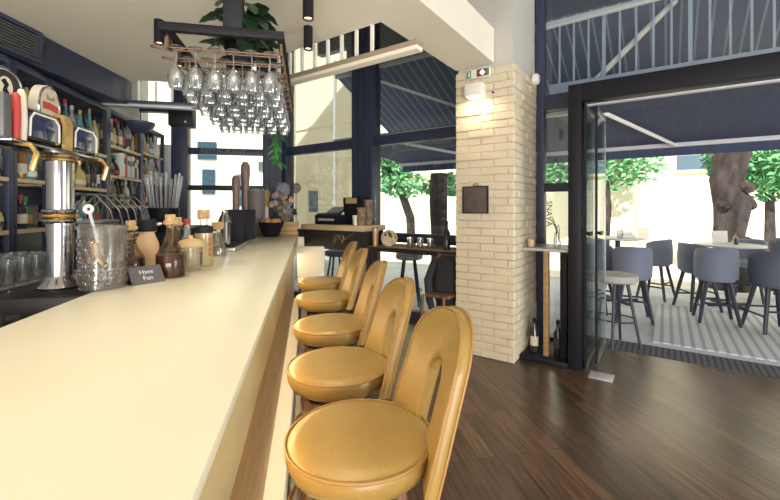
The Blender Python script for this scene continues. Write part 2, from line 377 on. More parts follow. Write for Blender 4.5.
def text(name, body, size, m, M, parent=None, ext=.0008, flip=False):
    c = bpy.data.curves.new(name, 'FONT'); c.body = body; c.size = size; c.extrude = ext; c.align_x = 'CENTER'; c.align_y = 'CENTER'; c.resolution_u = 2
    o = bpy.data.objects.new(name, c); dg = bpy.context.evaluated_depsgraph_get()
    COL.objects.link(o); dg.update(); me = bpy.data.meshes.new_from_object(o.evaluated_get(dg)); COL.objects.unlink(o); bpy.data.objects.remove(o)
    me.materials.clear(); me.materials.append(m); ob = bpy.data.objects.new(name, me); COL.objects.link(ob)
    if parent is not None: ob.parent = parent
    ob.matrix_local = M; return ob
def RX(a): return Matrix.Rotation(a, 4, 'X')
def RY(a): return Matrix.Rotation(a, 4, 'Y')
def RZ(a): return Matrix.Rotation(a, 4, 'Z')
def T(*a): return Matrix.Translation(a)
text('lettering', 'RESTAURANT', .11, mat('faded_letter_blue', (.13, .20, .27), .6), T(-.90, -.052, 2.32) @ RX(PI/2), kw)

# soffit above the shelves with its vent grille
so = MB()
A = Vector((-2.655, -1.5)); B = Vector((-2.725, 2.76)); Cc = Vector((-2.78, 4.30))
D = Vector((-3.9, 4.10)); E_ = Vector((-3.9, -1.5))
so.prism([tuple(A), tuple(B), tuple(Cc), tuple(D), tuple(E_)], 2.52, CZ+.0); struct(so, 'trim_1', NAVY)
v = thing('vent_grille', 'long navy louvred vent grille in the bulkhead above shelves', 'vent', (-2.712, 2.0, 2.53), 0)
fr_ = MB(); fr_.box(0, .02, -.9, 1.10, .0, .03).box(0, .02, -.9, 1.10, .215, .245).box(0, .02, 1.07, 1.10, .03, .215).box(0, .02, .1, .12, .03, .215); fr_.build('grille_frame', NAVY2, v)
sl = MB()
for k in range(8): sl.box(-.004, .016, -.9, 1.07, .040+k*.022, .049+k*.022, rot=None)
sl.build('louvre', mat('dusty_louvre', (.11, .11, .11), .6), v)

# hung rail along the ceiling edges (white balusters, brown-and-cream bar)
def rail(name, p0, p1, label, lowmat, n, endgap=0):
    p0 = Vector(p0); p1 = Vector(p1); L = (p1-p0).length; a = math.atan2(p1.y-p0.y, p1.x-p0.x)
    e = thing(name, label, 'railing', (p0.x, p0.y, 2.50), a)
    m = MB(); m.use(lowmat[0]).box(0, L, -.015, .075, .03, .065, .003); m.use(lowmat[1]).box(0, L, -.01, .07, 0, .03, .003); m.build('bottom_bar', None, e)
    for k in range(n):
        x = .05 + (L-.1-endgap)*k/(n-1)
        MB().box(x-.011, x+.011, .018, .040, .065, .28+.0).build('baluster', WHITE, e)
    return e
c0 = (-2.16, 4.37)
rr = fac(-.25, -1.30)
rail('hung_railing', c0, (rr[0], rr[1]), 'pale balusters on brown bar hung from ceiling edge beside the shopfront', (BROWNM, mat('cream_rail_underside', (.75, .70, .58), .5)), 17, .36)
rail('hung_railing', (-3.05, 4.19), c0, 'cool lit blue grey railing bar hung from ceiling edge above the back window', (NAVY2, SILV), 6)  # same rail; the cool light on this stretch is put into its colours

# ================================================================== OUTSIDE
g = MB(); g.box(-14, 22, .94, 5.0, -.10, -.01); struct(g, 'terrace_paving', PAVE, FO, FA)
g = MB(); g.box(-30, 40, 5.0, 40, -.16, -.06); struct(g, 'street', STREET, FO, FA)
g = MB(); g.box(-6, 22, 5.0, 5.14, -.06, .0, .01); struct(g, 'kerb', mat('kerb_stone', (.6, .59, .56), .8), FO, FA)
g = MB(); g.box(.54, 5.2, .945, 1.28, -.02, .004); struct(g, 'door_threshold', GRILL, FO, FA)
g = MB(); g.box(1.02, 7.5, 1.45, 3.5, -.02, .006); tag(g.build('ribbed_decking_mat', MATS, None, FO, FA), 'pale ribbed deck mat on the terrace paving outside the doors', 'mat')
def awning(name, label, s0, s1_, y0, z0, y1, z1, cloth, arms, valance):
    e = thing(name, label, 'awning', FO, FA)
    c = MB(); c.prism([(y0, z0), (y1, z1), (y1, z1+.012), (y0, z0+.012)], s0, s1_, Matrix(((0, 0, 1, 0), (1, 0, 0, 0), (0, 1, 0, 0), (0, 0, 0, 1)))); c.build('canopy', cloth, e)
    b = MB(); b.box(s0, s1_, y1-.02, y1+.05, z1-.05, z1+.03, .004); b.build('front_bar', ANGL, e)
    b = MB(); b.box(s0, s1_, y0, y0+.05, z0-.045, z0-.002, .004); b.build('wall_bar', ANGL, e)
    if valance:
        vv = MB(); vv.box(s0, s1_, y1+.052, y1+.058, z1-.16, z1+.02); vv.build('valance', cloth, e)
    for (sa, sb, t) in arms:
        q = MB(); pz = z0-.04+(z1-z0)*t
        q.cyl((sa, y0+.04, z0-.05), (sb, y0+(y1-y0)*t, pz), .022, n=8)
        q.build('folding_arm', WHITE, e)
    return e
awning('terrace_awning', 'navy awning low over the terrace with pale frame and front bar', -3.05, 7.5, .90, 2.45, 2.80, 2.27, AWN, [(.60, 1.24, .97), (-2.2, -1.3, .97), (3.6, 3.0, .97)], True)
e = awning('shop_awning', 'upper striped navy awning above the door canopy and shopfront', -2.98, 8, .86, 3.42, 2.30, 2.77, AWNS, [(-2.55, -1.25, .8), (-.05, 1.35, .0)], False)
q = MB(); q.tube([fac(0, 0)and(0.40, .99, 2.62), (1.45, 1.0, 3.6)], .028); q.build('brace', WHITE, e)
# upright bars added outside the upper glass for the railing lines seen in it
e = thing('upper_glass_bars', 'grey blue upright bars and rails above the door portal behind upper glass', 'balustrade', FO, FA)
b = MB(); b.box(.1, 6.2, .90, .95, 2.60, 2.75); b.box(.1, 6.2, .90, .95, 4.22, 4.26); b.build('rail', BLUEM, e)
for k in range(41):
    x = .2+k*.14; t_ = .016 if k % 5 == 3 else .009; MB().box(x-t_, x+t_, .915, .931, 2.75, 4.22).build('baluster', BLUEM, e)
m_ = MB(); m_.box(-2.75, 9, .98, 2.35, 3.46, 3.75); struct(m_, 'trim_2', NAVY2, FO, FA)
m_ = MB(); m_.box(-2.75, 9, .86, .97, 3.44, 4.3); m_.box(-3.35, -2.75, .86, .97, 3.8, 4.3); struct(m_, 'trim_3', NAVY2, FO, FA)
# pale building across the street
def building(name, label, s0, s1_, y, h, wins, trimz):
    e = thing(name, label, 'building', FO, FA)
    m = MB(); m.box(s0, s1_, y, y+3, -.06, h); m.build('wall', BUILD, e)
    for (a, b_, z0, z1) in wins:
        MB().box(a, b_, y-.03, y+.02, z0, z1).build('window', BWIN, e)
        MB().box(a-.1, b_+.1, y-.16, y, z0-.12, z0-.02).build('window_ledge', BUILD, e)
    for z in trimz: MB().box(s0, s1_, y-.1, y, z, z+.12).build('string_course', BUILD, e)
    return e
def wgrid(s0, s1_, n, zs, ww, hh):
    return [(s0+(s1_-s0)*k/n, s0+(s1_-s0)*k/n+ww, z, z+hh) for k in range(n) for z in zs]
building('far_building', 'pale building across the street behind the terrace trees', .5, 24, 17, 12, wgrid(1.5, 23, 9, (3.0, 4.6, 6.6), 1.5, .6), (5.8,))
building('far_building', 'cream building seen through the tall left shopfront window', -22, 0.2, 12.5, 12, [(-12.3, -11.6, 3.0, 4.3), (-15.6, -14.9, 1.2, 2.4), (-18.5, -17.9, 4.4, 5.4)], (2.9, 5.9))
# building seen through the back window
e = thing('far_building', 'pale street front with blue shutters beyond the back window', 'building', KO, KA)
MB().box(-12, -.1, 8.0, 11, -.06, 12).build('wall', BUILD, e)
for a, b_, z0, z1 in [(-3.15, -2.75, 1.9, 2.75), (-3.3, -2.7, 3.1, 3.7), (-2.0, -1.75, 1.5, 2.6), (-1.3, -.7, 2.7, 3.05), (-.6, -.3, 2.85, 3.1), (-4.4, -4.0, 2.0, 3.4), (-5.3, -4.9, 4.2, 5.4), (-3.9, -3.4, 4.2, 5.2), (-1.9, -1.7, .2, 1.2)]:
    MB().box(a, b_, 7.95, 8.02, z0, z1).build('shutter', mat('shutter_blue', (.02, .065, .11), .6), e)
# traffic sign and pole
e = thing('traffic_sign', 'round red ringed street sign outside the left shopfront window', 'sign', fac(-4.98, 1.9, .16))
MB().cyl((0, 0, -.17), (0, 0, 1.57), .015).build('post', SILV, e)
MB().use(WHITE).cyl((0, .006, 1.66), (0, -.006, 1.66), .10, n=28).use(RED).torus((0, -.008, 1.66), .088, .010, RX(PI/2)).box(-.07, .07, -.012, -.007, 1.655, 1.668, rot=RY(.7)).build('disc', None, e)
e = thing('street_pole', 'thin blue grey street pole outside left shopfront window', 'pole', fac(-6.4, 4.6))
MB().cyl((0, 0, -.01), (0, 0, 5.5), .05).use(SILV).build('shaft', SILV, e); MB().cyl((0, 0, -.01), (0, 0, .12), .09).build('base', SILV, e)
# trees
def leaves(mb, c, rad, n, size):
    for _ in range(n):
        while True:
            p = Vector((R.uniform(-1, 1), R.uniform(-1, 1), R.uniform(-1, 1)))
            if p.length < 1: break
        p = Vector(c)+Vector((p.x*rad[0], p.y*rad[1], p.z*rad[2]))
        a = Vector((R.uniform(-1, 1), R.uniform(-1, 1), R.uniform(-1, 1))).normalized(); b = a.orthogonal().normalized()
        s_ = size*R.uniform(.6, 1.3)
        mb.quad(p-a*s_, p-b*s_*.55, p+a*s_, p+b*s_*.55)
def tree(name, label, base, pts, rads, crowns, n=1400, size=.10, knots=()):
    e = thing(name, label, 'tree', base)
    t = MB(); t.tube(pts, rads, 16)
    for (x, y, z, r) in knots: t.ball((x, y, z), r, 2, jit=.2)
    for v_ in t.bm.verts: v_.co += Vector((R.uniform(-1, 1), R.uniform(-1, 1), 0))*.02
    t.build('trunk', BARK, e)
    f_ = MB()
    for c, rad in crowns: leaves(f_, c, rad, n, size)
    f_.build('foliage', TREEL, e, flat=True)
    return e
tree('plane_tree', 'thick knotted dark tree trunk behind the right terrace table', (6.22, 7.3, -.06), [(0, 0, 0), (.02, 0, .5), (-.04, 0, 1.0), (.04, 0, 1.5), (-.02, .05, 2.0), (.06, 0, 2.6), (.0, 0, 3.6), (.1, 0, 4.6)], [.34, .26, .23, .27, .25, .27, .24, .2],
     [((1.9, 1.6, 2.55), (1.1, .8, .65)), ((0, .6, 4.8), (2.2, 1.6, 1.0))], knots=((-.21, -.1, 1.52, .10), (.22, -.1, 1.55, .12), (-.21, -.08, .75, .08), (.2, -.1, .9, .07), (.1, -.2, 1.85, .12)))
tree('street_tree', 'slanting tree with green crown beyond left shopfront window', fac(-5.1, 5.9, -.06), [(.35, 0, 0), (.3, 0, 1.2), (.05, 0, 1.9), (-.35, 0, 2.7), (-.6, 0, 3.6)], [.13, .11, .10, .09, .06],
     [((.1, 0, 2.15), (.75, .5, .38)), ((-.5, 0, 2.95), (.55, .5, .35)), ((-.1, .1, 2.55), (.5, .4, .4))], n=420, size=.09)
tree('street_tree', 'dark straight trunk seen beside pillar through left window', fac(-2.5, 3.3, -.06), [(0, 0, 0), (.01, 0, .8), (-.01, 0, 1.6), (.0, 0, 2.15)], [.16, .15, .17, .15],
     [((.2, .5, 1.95), (.5, .4, .25))], n=200, size=.09)
tree('street_tree', 'leafy tree in the street behind left terrace table', (7.2, 13.5, -.06), [(0, 0, 0), (.1, 0, 1.5), (0, 0, 3.2)], [.18, .15, .12],
     [((.4, 0, 3.0), (1.7, .9, .95)), ((-1.6, 0, 2.9), (.9, .8, .7))], n=900, size=.13)
tree('street_tree', 'green street tree seen left through the folded glass door', (5.6, 11.6, -.06), [(0, 0, 0), (0, 0, 2.2)], [.12, .09], [((.2, 0, 2.7), (.55, .5, .8))], n=500, size=.12)
tree('street_tree', 'bushy green tree at far right edge behind thick trunk', (11.2, 11.8, -.06), [(0, 0, 0), (0, 0, 2.2)], [.14, .1], [((0, 0, 2.6), (1.7, .9, .95))], n=1500, size=.13)
# low bright awnings / parked van in the street


# terrace stools with curved backs
def bucket(label, loc, rz, fabric, proto=[None]):
    e = thing('terrace_chair', label, 'chair', (*loc, -.01), rz, 'upholstered terrace chairs')
    b = MB(); n = 14; r0, r1 = .185, .218; prev = None; rows = []
    for i in range(n+1):
        a = PI*(1.0+ (i/n))*1.0; a = -PI*.08 + (PI*1.16)*i/n + PI
        drop = .06*abs(i/n-.5)**3*8
        ring = []
        for (r, z) in ((r0, .56), (r1, .56), (r1+.008, .75), (r1, .93-drop), (r0+.015, .945-drop), (r0-.004, .93-drop), (r0-.008, .75)):
            ring.append(b.bm.verts.new((r*math.cos(a), r*math.sin(a), z)))
        rows.append(ring)
    k = len(rows[0])
    for A_, B_ in zip(rows, rows[1:]):
        for j in range(k): b.bm.faces.new((A_[j], A_[(j+1) % k], B_[(j+1) % k], B_[j]))
    b.bm.faces.new(rows[0]); b.bm.faces.new(rows[-1][::-1])
    b.build('backrest', fabric, e, ang=50)
    MB().lathe([(.15, .52), (.185, .53), (.197, .57), (.193, .61), (.17, .635), (0.0001, .64)]).build('seat', fabric, e)
    for sx in (-1, 1):
        for sy in (-1, 1):
            MB().cyl((sx*.11, sy*.11, .53), (sx*.20, sy*.20, 0), .026, .019, 8).build('leg', LEGB, e)
    for sx in (-1, 1):
        MB().cyl((sx*.165, -.165, .2), (sx*.165, .165, .2), .012, n=8).build('stretcher', LEGB, e)
        MB().cyl((-.155, sx*.155, .26), (.155, sx*.155, .26), .012, n=8).build('stretcher', LEGB, e)
    return e
# local -y is the back of the chair
bucket('grey terrace chair nearest the table front left, back towards the bar', (4.07, 5.0), math.radians(-28), GREYF)
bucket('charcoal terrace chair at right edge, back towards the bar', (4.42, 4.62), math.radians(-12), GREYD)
bucket('grey terrace chair half hidden on far left of right table', (4.31, 5.62), math.radians(-95), GREYF)
bucket('grey terrace chair on far side of right table by trunk', (5.56, 6.2), math.radians(130), GREYF)
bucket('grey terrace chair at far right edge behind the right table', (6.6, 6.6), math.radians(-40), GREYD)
bucket('mid grey terrace chair behind the backless stool, back to the bar', (3.12, 5.15), math.radians(-25), GREYF)
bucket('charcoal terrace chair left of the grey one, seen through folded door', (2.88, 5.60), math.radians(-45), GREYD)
bucket('grey terrace chair standing alone farthest left beyond small table', (4.22, 6.35), math.radians(35), GREYF)
def terrace_table(label, loc, r, z):
    e = thing('terrace_table', label, 'table', (*loc, -.01))
    MB().lathe([(r-.01, z-.03), (r, z-.02), (r, z-.004), (r-.008, z)], n=36).build('table_top', SILV, e)
    MB().cyl((0, 0, .04), (0, 0, z-.03), .035).build('pedestal', LEGB, e)
    b = MB(); b.box(-.3, .3, -.03, .03, 0, .04, .008); b.box(-.03, .03, -.3, .3, 0, .04, .008); b.build('foot', LEGB, e)
    return e
terrace_table('round pale terrace table in front of the thick trunk', (4.95, 5.85), .42, .90)
terrace_table('round terrace table beside folded door with white items on it', (3.5, 6.15), .34, .98)
tag(MB().box(-.10, .10, -.006, .006, 0, .19, .002, rot=RX(-.1)).build('menu_card', WHITE, None, (4.88, 5.92, .892), -.2), 'white menu card standing on the right terrace table', 'menu')
e = thing('sauce_bottle', 'small capped bottle beside menu card on right terrace table', 'bottle', (5.08, 5.88, .89))
MB().lathe([(.03, 0), (.032, .09), (.012, .12), (.012, .14)]).build('body', BLIQ['clear'], e); MB().lathe([(.014, .14), (.014, .165)]).build('cap', RED, e)
e = thing('sauce_bottle', 'tiny dark shaker beside capped bottle on right terrace table', 'bottle', (5.02, 5.8, .89))
MB().lathe([(.025, 0), (.026, .08), (.018, .09)]).build('body', BLIQ['dark'], e)
e = thing('napkin_holder', 'white napkin holder on terrace table beside folded door', 'napkin holder', (3.56, 6.0, .97))
MB().box(-.10, .10, -.05, .05, 0, .05, .01).build('tray', WHITE, e); MB().box(-.07, .07, -.03, .03, .05, .09, .01).build('napkin_stack', WHITE, e)
tag(MB().lathe([(.04, 0), (.05, .12), (.045, .125), (.035, .01)]).build('glass_tumbler', CGLASS, None, (3.42, 5.95, .97)), 'clear tumbler on terrace table beside the folded door', 'glass')
def backless(label, loc, r=.2, z=.77, m=SEATG, group='backless terrace stools'):
    e = thing('terrace_stool', label, 'stool', (*loc, -.01), R.uniform(0, .8), group)
    MB().lathe([(r*.85, z-.09), (r*.98, z-.075), (r, z-.04), (r*.98, z-.012), (r*.85, z), (.0001, z+.004)], n=28).build('seat', m, e)
    for k in range(4):
        a = PI/4+k*PI/2; MB().cyl((.1*math.cos(a), .1*math.sin(a), z-.09), (.22*math.cos(a), .22*math.sin(a), 0), .018, .013, 8).build('leg', LEGB, e)
    MB().torus((0, 0, .28), .178, .008, n=24).build('foot_ring', LEGB, e)
backless('round grey topped stool standing just outside the open doorway', (2.36, 4.17), .2, .75)
backless('dark stool outside below the oak window ledge beside black coat', (.27, 5.62), .19, .80, GREYF)
backless('dark stool outside left, seen under the dark cabinet', (-.85, 6.35), .19, .76, GREYF)
backless('dark stool outside between the two window stools under cabinet', (-.45, 6.55), .19, .76, GREYF)

# ================================================================== BAR
bt = thing('bar_counter', 'long cream topped bar counter with tan edge and wood front', 'bar counter', BO, BA)
BY0, BY1 = -.6, 5.79
MB().box(-.726, 0, BY0, BY1, 1.055, 1.08, .004).build('counter_top', CREAM, bt)
MB().box(-.70, -.004, BY0, BY1-.004, .90, 1.055, .002).build('fascia', FASC, bt)
MB().box(-.62, -.06, BY0, BY1-.04, .15, .90).build('front_panel', BARW, bt)
MB().box(-.62, .03, BY0, BY1-.02, 0, .15, .004).build('plinth_step', PLIN, bt)
MB().box(-.055, -.035, BY0, BY1-.06, .885, .898).build('led_strip', LEDM, bt)
# dark service ledge behind the counter
tag(MB().box(-1.06, -.73, 1.72, 5.6, 1.02, 1.08, .004).build('service_ledge', mat('dark_service_ledge', (.012, .011, .014), .45, spec=.3), None, BO, BA), 'dark service ledge along the working side of bar', 'ledge')
bb = thing('back_counter', 'black back counter under the bottle shelves', 'back counter', BO, BA)
MB().box(-2.38, -1.62, .5, 6.6, 0, .88).build('body', BLACKM, bb); MB().box(-2.39, -1.58, .5, 6.6, .88, .92, .004).build('worktop', mat('black_worktop', (.03, .03, .035), .25), bb)
for k in range(8): MB().box(-1.62, -1.60, .55+k*.75, 1.26+k*.75, .08, .84, .003).build('door', BLACK, bb)
ub = thing('bar_fridge', 'dark under counter fridge block left behind the bar', 'fridge', BO, BA)
MB().box(-1.56, -1.16, 1.3, 4.0, 0, .84).build('body', BLACKM, ub); MB().box(-1.57, -1.15, 1.3, 4.0, .84, .87, .003).build('steel_top', mat('dark_steel', (.12, .12, .14), .25, .9), ub)

# stools
def bar_stool():
    e = thing('bar_stool', '', 'bar stool', (0, 0, 0), BA, 'mustard leather bar stools')
    z = .803; r = .204
    c = MB(); c.lathe([(.0001, z-.095), (.12, z-.092), (.165, z-.082), (.188, z-.066), (.198, z-.045), (.2005, z-.028), (.199, z-.012), (.19, z-.003), (.16, z+.004), (.08, z+.010), (.0001, z+.011)], n=48)
    st = c.build('seat', LEATH, e, ang=60)
    MB().torus((0, 0, z-.008), .2005, .0042, n=48).build('piping', PIPE, st)
    # back: horseshoe pad; outline in (y,z), thickness in x, leaning away from the bar and gently curved
    W_, hb, zt = .205, -.065, .322
    outer = []; ztop = zt
    def width(t): return W_*(1-.16*max(0, t))          # narrows slightly upward
    # rows of the pad
    zs = [hb+(.185-hb)*i/10 for i in range(11)]
    pts = [(-width(q/.375), q) for q in zs]
    cx = width(.185/.375); zc = .185
    arc = [(-cx*math.cos(PI*i/20), zc+(zt-zc)*math.sin(PI*i/20)**.85) for i in range(1, 20)]
    outer = pts + arc + [(-a, b) for a, b in reversed(pts)]
    sw, st0 = .050, .165
    inner = [(-sw, q) for q in (hb, -.03, .0, .04, .08, .12)] + [(-sw*math.cos(PI*i/12), .13+.055*math.sin(PI*i/12)) for i in range(0, 13)] + [(sw, q) for q in (.12, .08, .04, .0, -.03, hb)]
    bm = bmesh.new()
    def resample(p_, n):
        P_ = [Vector(a) for a in p_]; L = [0]
        for a, b in zip(P_, P_[1:]): L.append(L[-1]+(b-a).length)
        out = []
        for i in range(n):
            d_ = L[-1]*i/(n-1); j = 0
            while j < len(L)-2 and L[j+1] < d_: j += 1
            tt = (d_-L[j])/(L[j+1]-L[j]); out.append(P_[j].lerp(P_[j+1], min(max(tt, 0), 1)))
        return out
    N = 60; O = resample(outer, N); I = resample(inner, N)
    K = 6; th = .042
    def pos(p_, side, inset):
        y, q = p_; lean = .27*q + .022; curve = -.9*y*y
        return Vector((.175+lean*1.0+curve+side, y, z+q))
    grid = {}
    prof = [(0, -.55), (.04, -.9), (.14, -1.0), (.5, -1.05), (.86, -1), (.96, -.9), (1, -.55)]
    for i in range(N):
        for j, (t_, s_) in enumerate(prof):
            pp = O[i].lerp(I[i], t_)
            for side in (0, 1):
                grid[i, j, side] = bm.verts.new(pos(pp, (s_ if side == 0 else -s_)*th/2*1.0, 0))
    J = len(prof)
    for i in range(N-1):
        for j in range(J-1):
            bm.faces.new((grid[i, j, 0], grid[i+1, j, 0], grid[i+1, j+1, 0], grid[i, j+1, 0]))
            bm.faces.new((grid[i, j, 1], grid[i, j+1, 1], grid[i+1, j+1, 1], grid[i+1, j, 1]))
        for j in (0, J-1): bm.faces.new((grid[i, j, 0], grid[i, j, 1], grid[i+1, j, 1], grid[i+1, j, 0]))
    for i in (0, N-1):
        for j in range(J-1): bm.faces.new((grid[i, j, 0], grid[i, j+1, 0], grid[i, j+1, 1], grid[i, j, 1]))
    b = MB(); b.bm.free(); b.bm = bm; bk = b.build('backrest', LEATH, e, ang=70)
    pp_ = MB()
    for sd in (-1, 1): pp_.tube([pos(q, sd*th/2*.75, 0) for q in O], .0038, 6)
    pp_.build('piping', PIPE, bk)
    u = MB(); u.cyl((0, 0, z-.12), (0, 0, z-.09), .13, n=24); u.build('seat_plate', BLACK, e)
    for sx in (-1, 1):
        for sy in (-1, 1):
            MB().cyl((sx*.09, sy*.09, z-.11), (sx*.155, sy*.155, .0), .020, .015, 12).build('leg', LEGW, e)
    MB().torus((0, 0, .27), .19, .009, n=36).build('foot_ring', BRASS, e)
    return e
proto = bar_stool()
SP = [(.272, 1.07, 'nearest mustard leather bar stool with slotted arched back'), (.252, 1.58, 'second nearest mustard leather bar stool along the bar'), (.255, 2.16, 'middle mustard leather bar stool of the five at the bar'),
      (.252, 2.85, 'second farthest mustard leather bar stool along the bar'), (.25, 3.47, 'farthest mustard leather bar stool before cream chair')]
for i, (x, y, lab) in enumerate(SP):
    o = proto if i == 0 else copy_tree(proto)
    o.location = bar(x, y); o.rotation_euler.z = BA + [0, .02, -.03, .03, .0][i]; o['label'] = lab
e = thing('side_chair', 'cream square backed chair beyond the end of bar', 'chair', bar(.165, 4.55), BA)
MB().box(-.15, .15, -.022, .022, .64, .99, .02).build('backrest', PLIN, e); MB().box(-.15, .15, -.0, .38, .55, .61, .02).build('seat', PLIN, e)
for sx in (-1, 1):
    for y in (.03, .34): MB().cyl((sx*.12, y, .55), (sx*.13, y, 0), .016, .012, 8).build('leg', LEGB, e)

# ------------------------------------------------------------------ shelves with bottles
YS = [2.45, 3.36, 3.79, 4.78, 5.66, 6.47]
BAYS = ['leftmost shelf bay', 'bay behind the beer tower', 'bay right of the beer tower', 'book bay', 'last bay before the window']
SZ = [(1.26, 1.64, 2.0), (1.26, 1.64, 2.0), (1.26, 1.62, 1.98), (1.45, 1.78, 2.11), (1.45, 1.80, 2.15)]
units = []
for i in range(5):
    a, b = YS[i], YS[i+1]
    e = thing('bottle_shelf', 'navy framed back bar shelf unit, '+BAYS[i], 'shelf unit', bar(-2.38, a, .92), BA, None)
    top = 2.50-.92
    for yy in (.002, b-a-.042):
        MB().box(.38, .42, yy, yy+.04, 0, top, .002).build('post', NAVY, e)
        MB().box(.0, .03, yy, yy+.04, 0, top, .002).build('post', NAVY, e)
    MB().box(.0, .42, .042, b-a-.042, top-.05, top, .002).build('top_rail', NAVY, e)
    MB().box(-.012, -.002, .0, b-a, .70, top).build('back_panel', BACKP, e); MB().box(-.012, -.002, .0, b-a, 0, .70).build('lower_back_panel', NAVY2, e)
    for z in SZ[i]:
        s_ = MB(); s_.use(WOOD).box(.03, .41, .042, b-a-.042, z-.92-.018, z-.92); s_.use(WOOD).box(.41, .42, .042, b-a-.042, z-.92-.03, z-.92); s_.build('shelf_board', None, e)
PROF = {'tall': [(.034, 0), (.036, .01), (.036, .17), (.030, .20), (.014, .235), (.013, .285)], 'square': [(.040, 0), (.042, .008), (.042, .15), (.034, .175), (.014, .19), (.013, .235)],
        'slim': [(.028, 0), (.030, .01), (.029, .19), (.016, .25), (.012, .31)], 'round': [(.040, 0), (.052, .03), (.052, .09), (.035, .14), (.014, .17), (.014, .22)]}
BOT = {}
def bottle(kind, colr, lab_i, cap_m):
    key = (kind, colr, lab_i, cap_m.name)
    if key in BOT: return copy_tree(BOT[key])
    e = thing('liquor_bottle', '', 'bottle', (0, 0, 0), 0)
    P_ = PROF[kind]; n = 4 if kind == 'square' and 0 else 14
    MB().lathe([(.0001, 0)]+P_, n=n).build('body', BLIQ[colr], e, ang=50)
    rr_ = P_[1][0]+.001; h0 = P_[2][1]
    MB().lathe([(rr_+.0005, h0*.28), (rr_+.0005, h0*.75)], n=n, cap=False).build('paper_label', LABM[lab_i], e)
    t_ = P_[-1]; MB().lathe([(t_[0]+.003, t_[1]-.012), (t_[0]+.003, t_[1]+.022)], n=10).build('cap', cap_m, e)
    BOT[key] = e; return e
CAPS = [BLACK, BLACK, SILV, BRASS, RED, GREEN]
cnames = list(BLIQ)
CN = {'clear': 'clear glass', 'green': 'green glass', 'dark': 'black glass', 'amber': 'amber', 'yellow': 'yellow', 'blue': 'blue glass', 'red': 'red', 'white': 'white'}
first = True
for i in range(5):
    a, b = YS[i], YS[i+1]
    for zi, z in enumerate(SZ[i]):
        sname = ['lowest', 'middle', 'top'][zi]
        y = a+.085; k = 0
        if i == 3 and zi == 1: ylim = a+.27
        else: ylim = b-.08
        while y < ylim:
            if z > 1.2:
                kind = R.choice(['tall', 'tall', 'slim', 'square', 'round']); 
                colr = R.choices(cnames, [7, 2.5, 8, 2.5, 1, 1, .5, 1.5])[0]
                o = bottle(kind, colr, R.choice([0, 0, 1, 1, 2, 2, 3, 4]), R.choice(CAPS))
                o.location = bar(-2.04+R.uniform(-.02, .02), y, z); o.rotation_euler.z = R.uniform(0, 6)
                sc_ = R.uniform(.92, 1.12) if z < 1.9 or i < 5 else 1; o.scale = (1.12, 1.12, sc_*(1.2 if zi == 2 else 1.0))
                o['label'] = f"{CN[colr]} bottle, {ORD[k]} from left on the {sname} shelf, {BAYS[i]}"
                o['group'] = 'bottles on the back bar shelves'
                k += 1
            y += R.uniform(.083, .098)
# books in the book bay
bc = [('white', (.6, .6, .58)), ('red', (.45, .05, .04)), ('white', (.62, .61, .58)), ('pale grey', (.45, .46, .5)), ('white', (.62, .6, .55)), ('dark', (.05, .05, .07)), ('cream', (.55, .5, .4))]
yy = 5.06
for k, (n_, c_) in enumerate(bc):
    t_ = R.uniform(.04, .065); e = thing('book', f'{n_} book, {ORD[k]} from left on the middle shelf of the book bay', 'book', bar(-2.02, yy, 1.78), BA, 'books on the back bar shelf')
    h_ = R.uniform(.23, .27); mm = mat('cover_'+n_.replace(' ', '_'), c_, .6)
    MB().box(-.09, .09, 0, t_, 0, h_, .003).build('cover', mm, e); MB().box(-.088, .0885, .006, t_-.006, .004, h_+.0008).build('page_block', WHITE, e); MB().box(.0885, .0915, .008, t_-.008, h_*.55, h_*.8).build('spine_title', LABM[2 if 'dark' not in n_ else 0], e)
    yy += t_+.004

# steel glass shelf with tumblers, left behind the bar
e = thing('glass_rack', 'low steel rack of tumblers left of the beer tower', 'rack', bar(-1.38, 2.1, .87), BA)
MB().box(-.20, .16, -.6, .6, .165, .18, .002).build('shelf', STEELR, e)
for y in (-.58, .58):
    for x in (-.18, .14): MB().cyl((x, y, 0), (x, y, .17), .008, n=8).build('leg', STEELR, e)
tb = None
def tumbler(loc, lab, grp, r=.036, h=.10, up=True):
    global tb
    if tb is None:
        tb = MB().lathe([(.0001, 0), (.030, 0), (.036, .01), (.040, .10), (.038, .10), (.034, .014), (.0001, .012)], n=18, cap=False).build('tumbler', CGLASS, None)
        o = tb
    else: o = copy_tree(tb)
    o.location = loc; o.scale = (r/.036, r/.036, h/.10); tag(o, lab, 'glass', grp); return o
k = 0
for row in range(3):
    for c in range(11):
        tumbler(bar(-1.27-.105*row, 1.58+c*.104, 1.05), f'clear tumbler on steel rack, {ORD[c]} along the {["front", "middle", "back"][row]} row', 'tumblers on the steel rack', .038, .12)
for c in range(9):
    tumbler(bar(-1.26, 1.62+c*.12, .87), f'clear tumbler under the steel rack, {ORD[c]} from the left', 'tumblers under the steel rack', .036, .13)
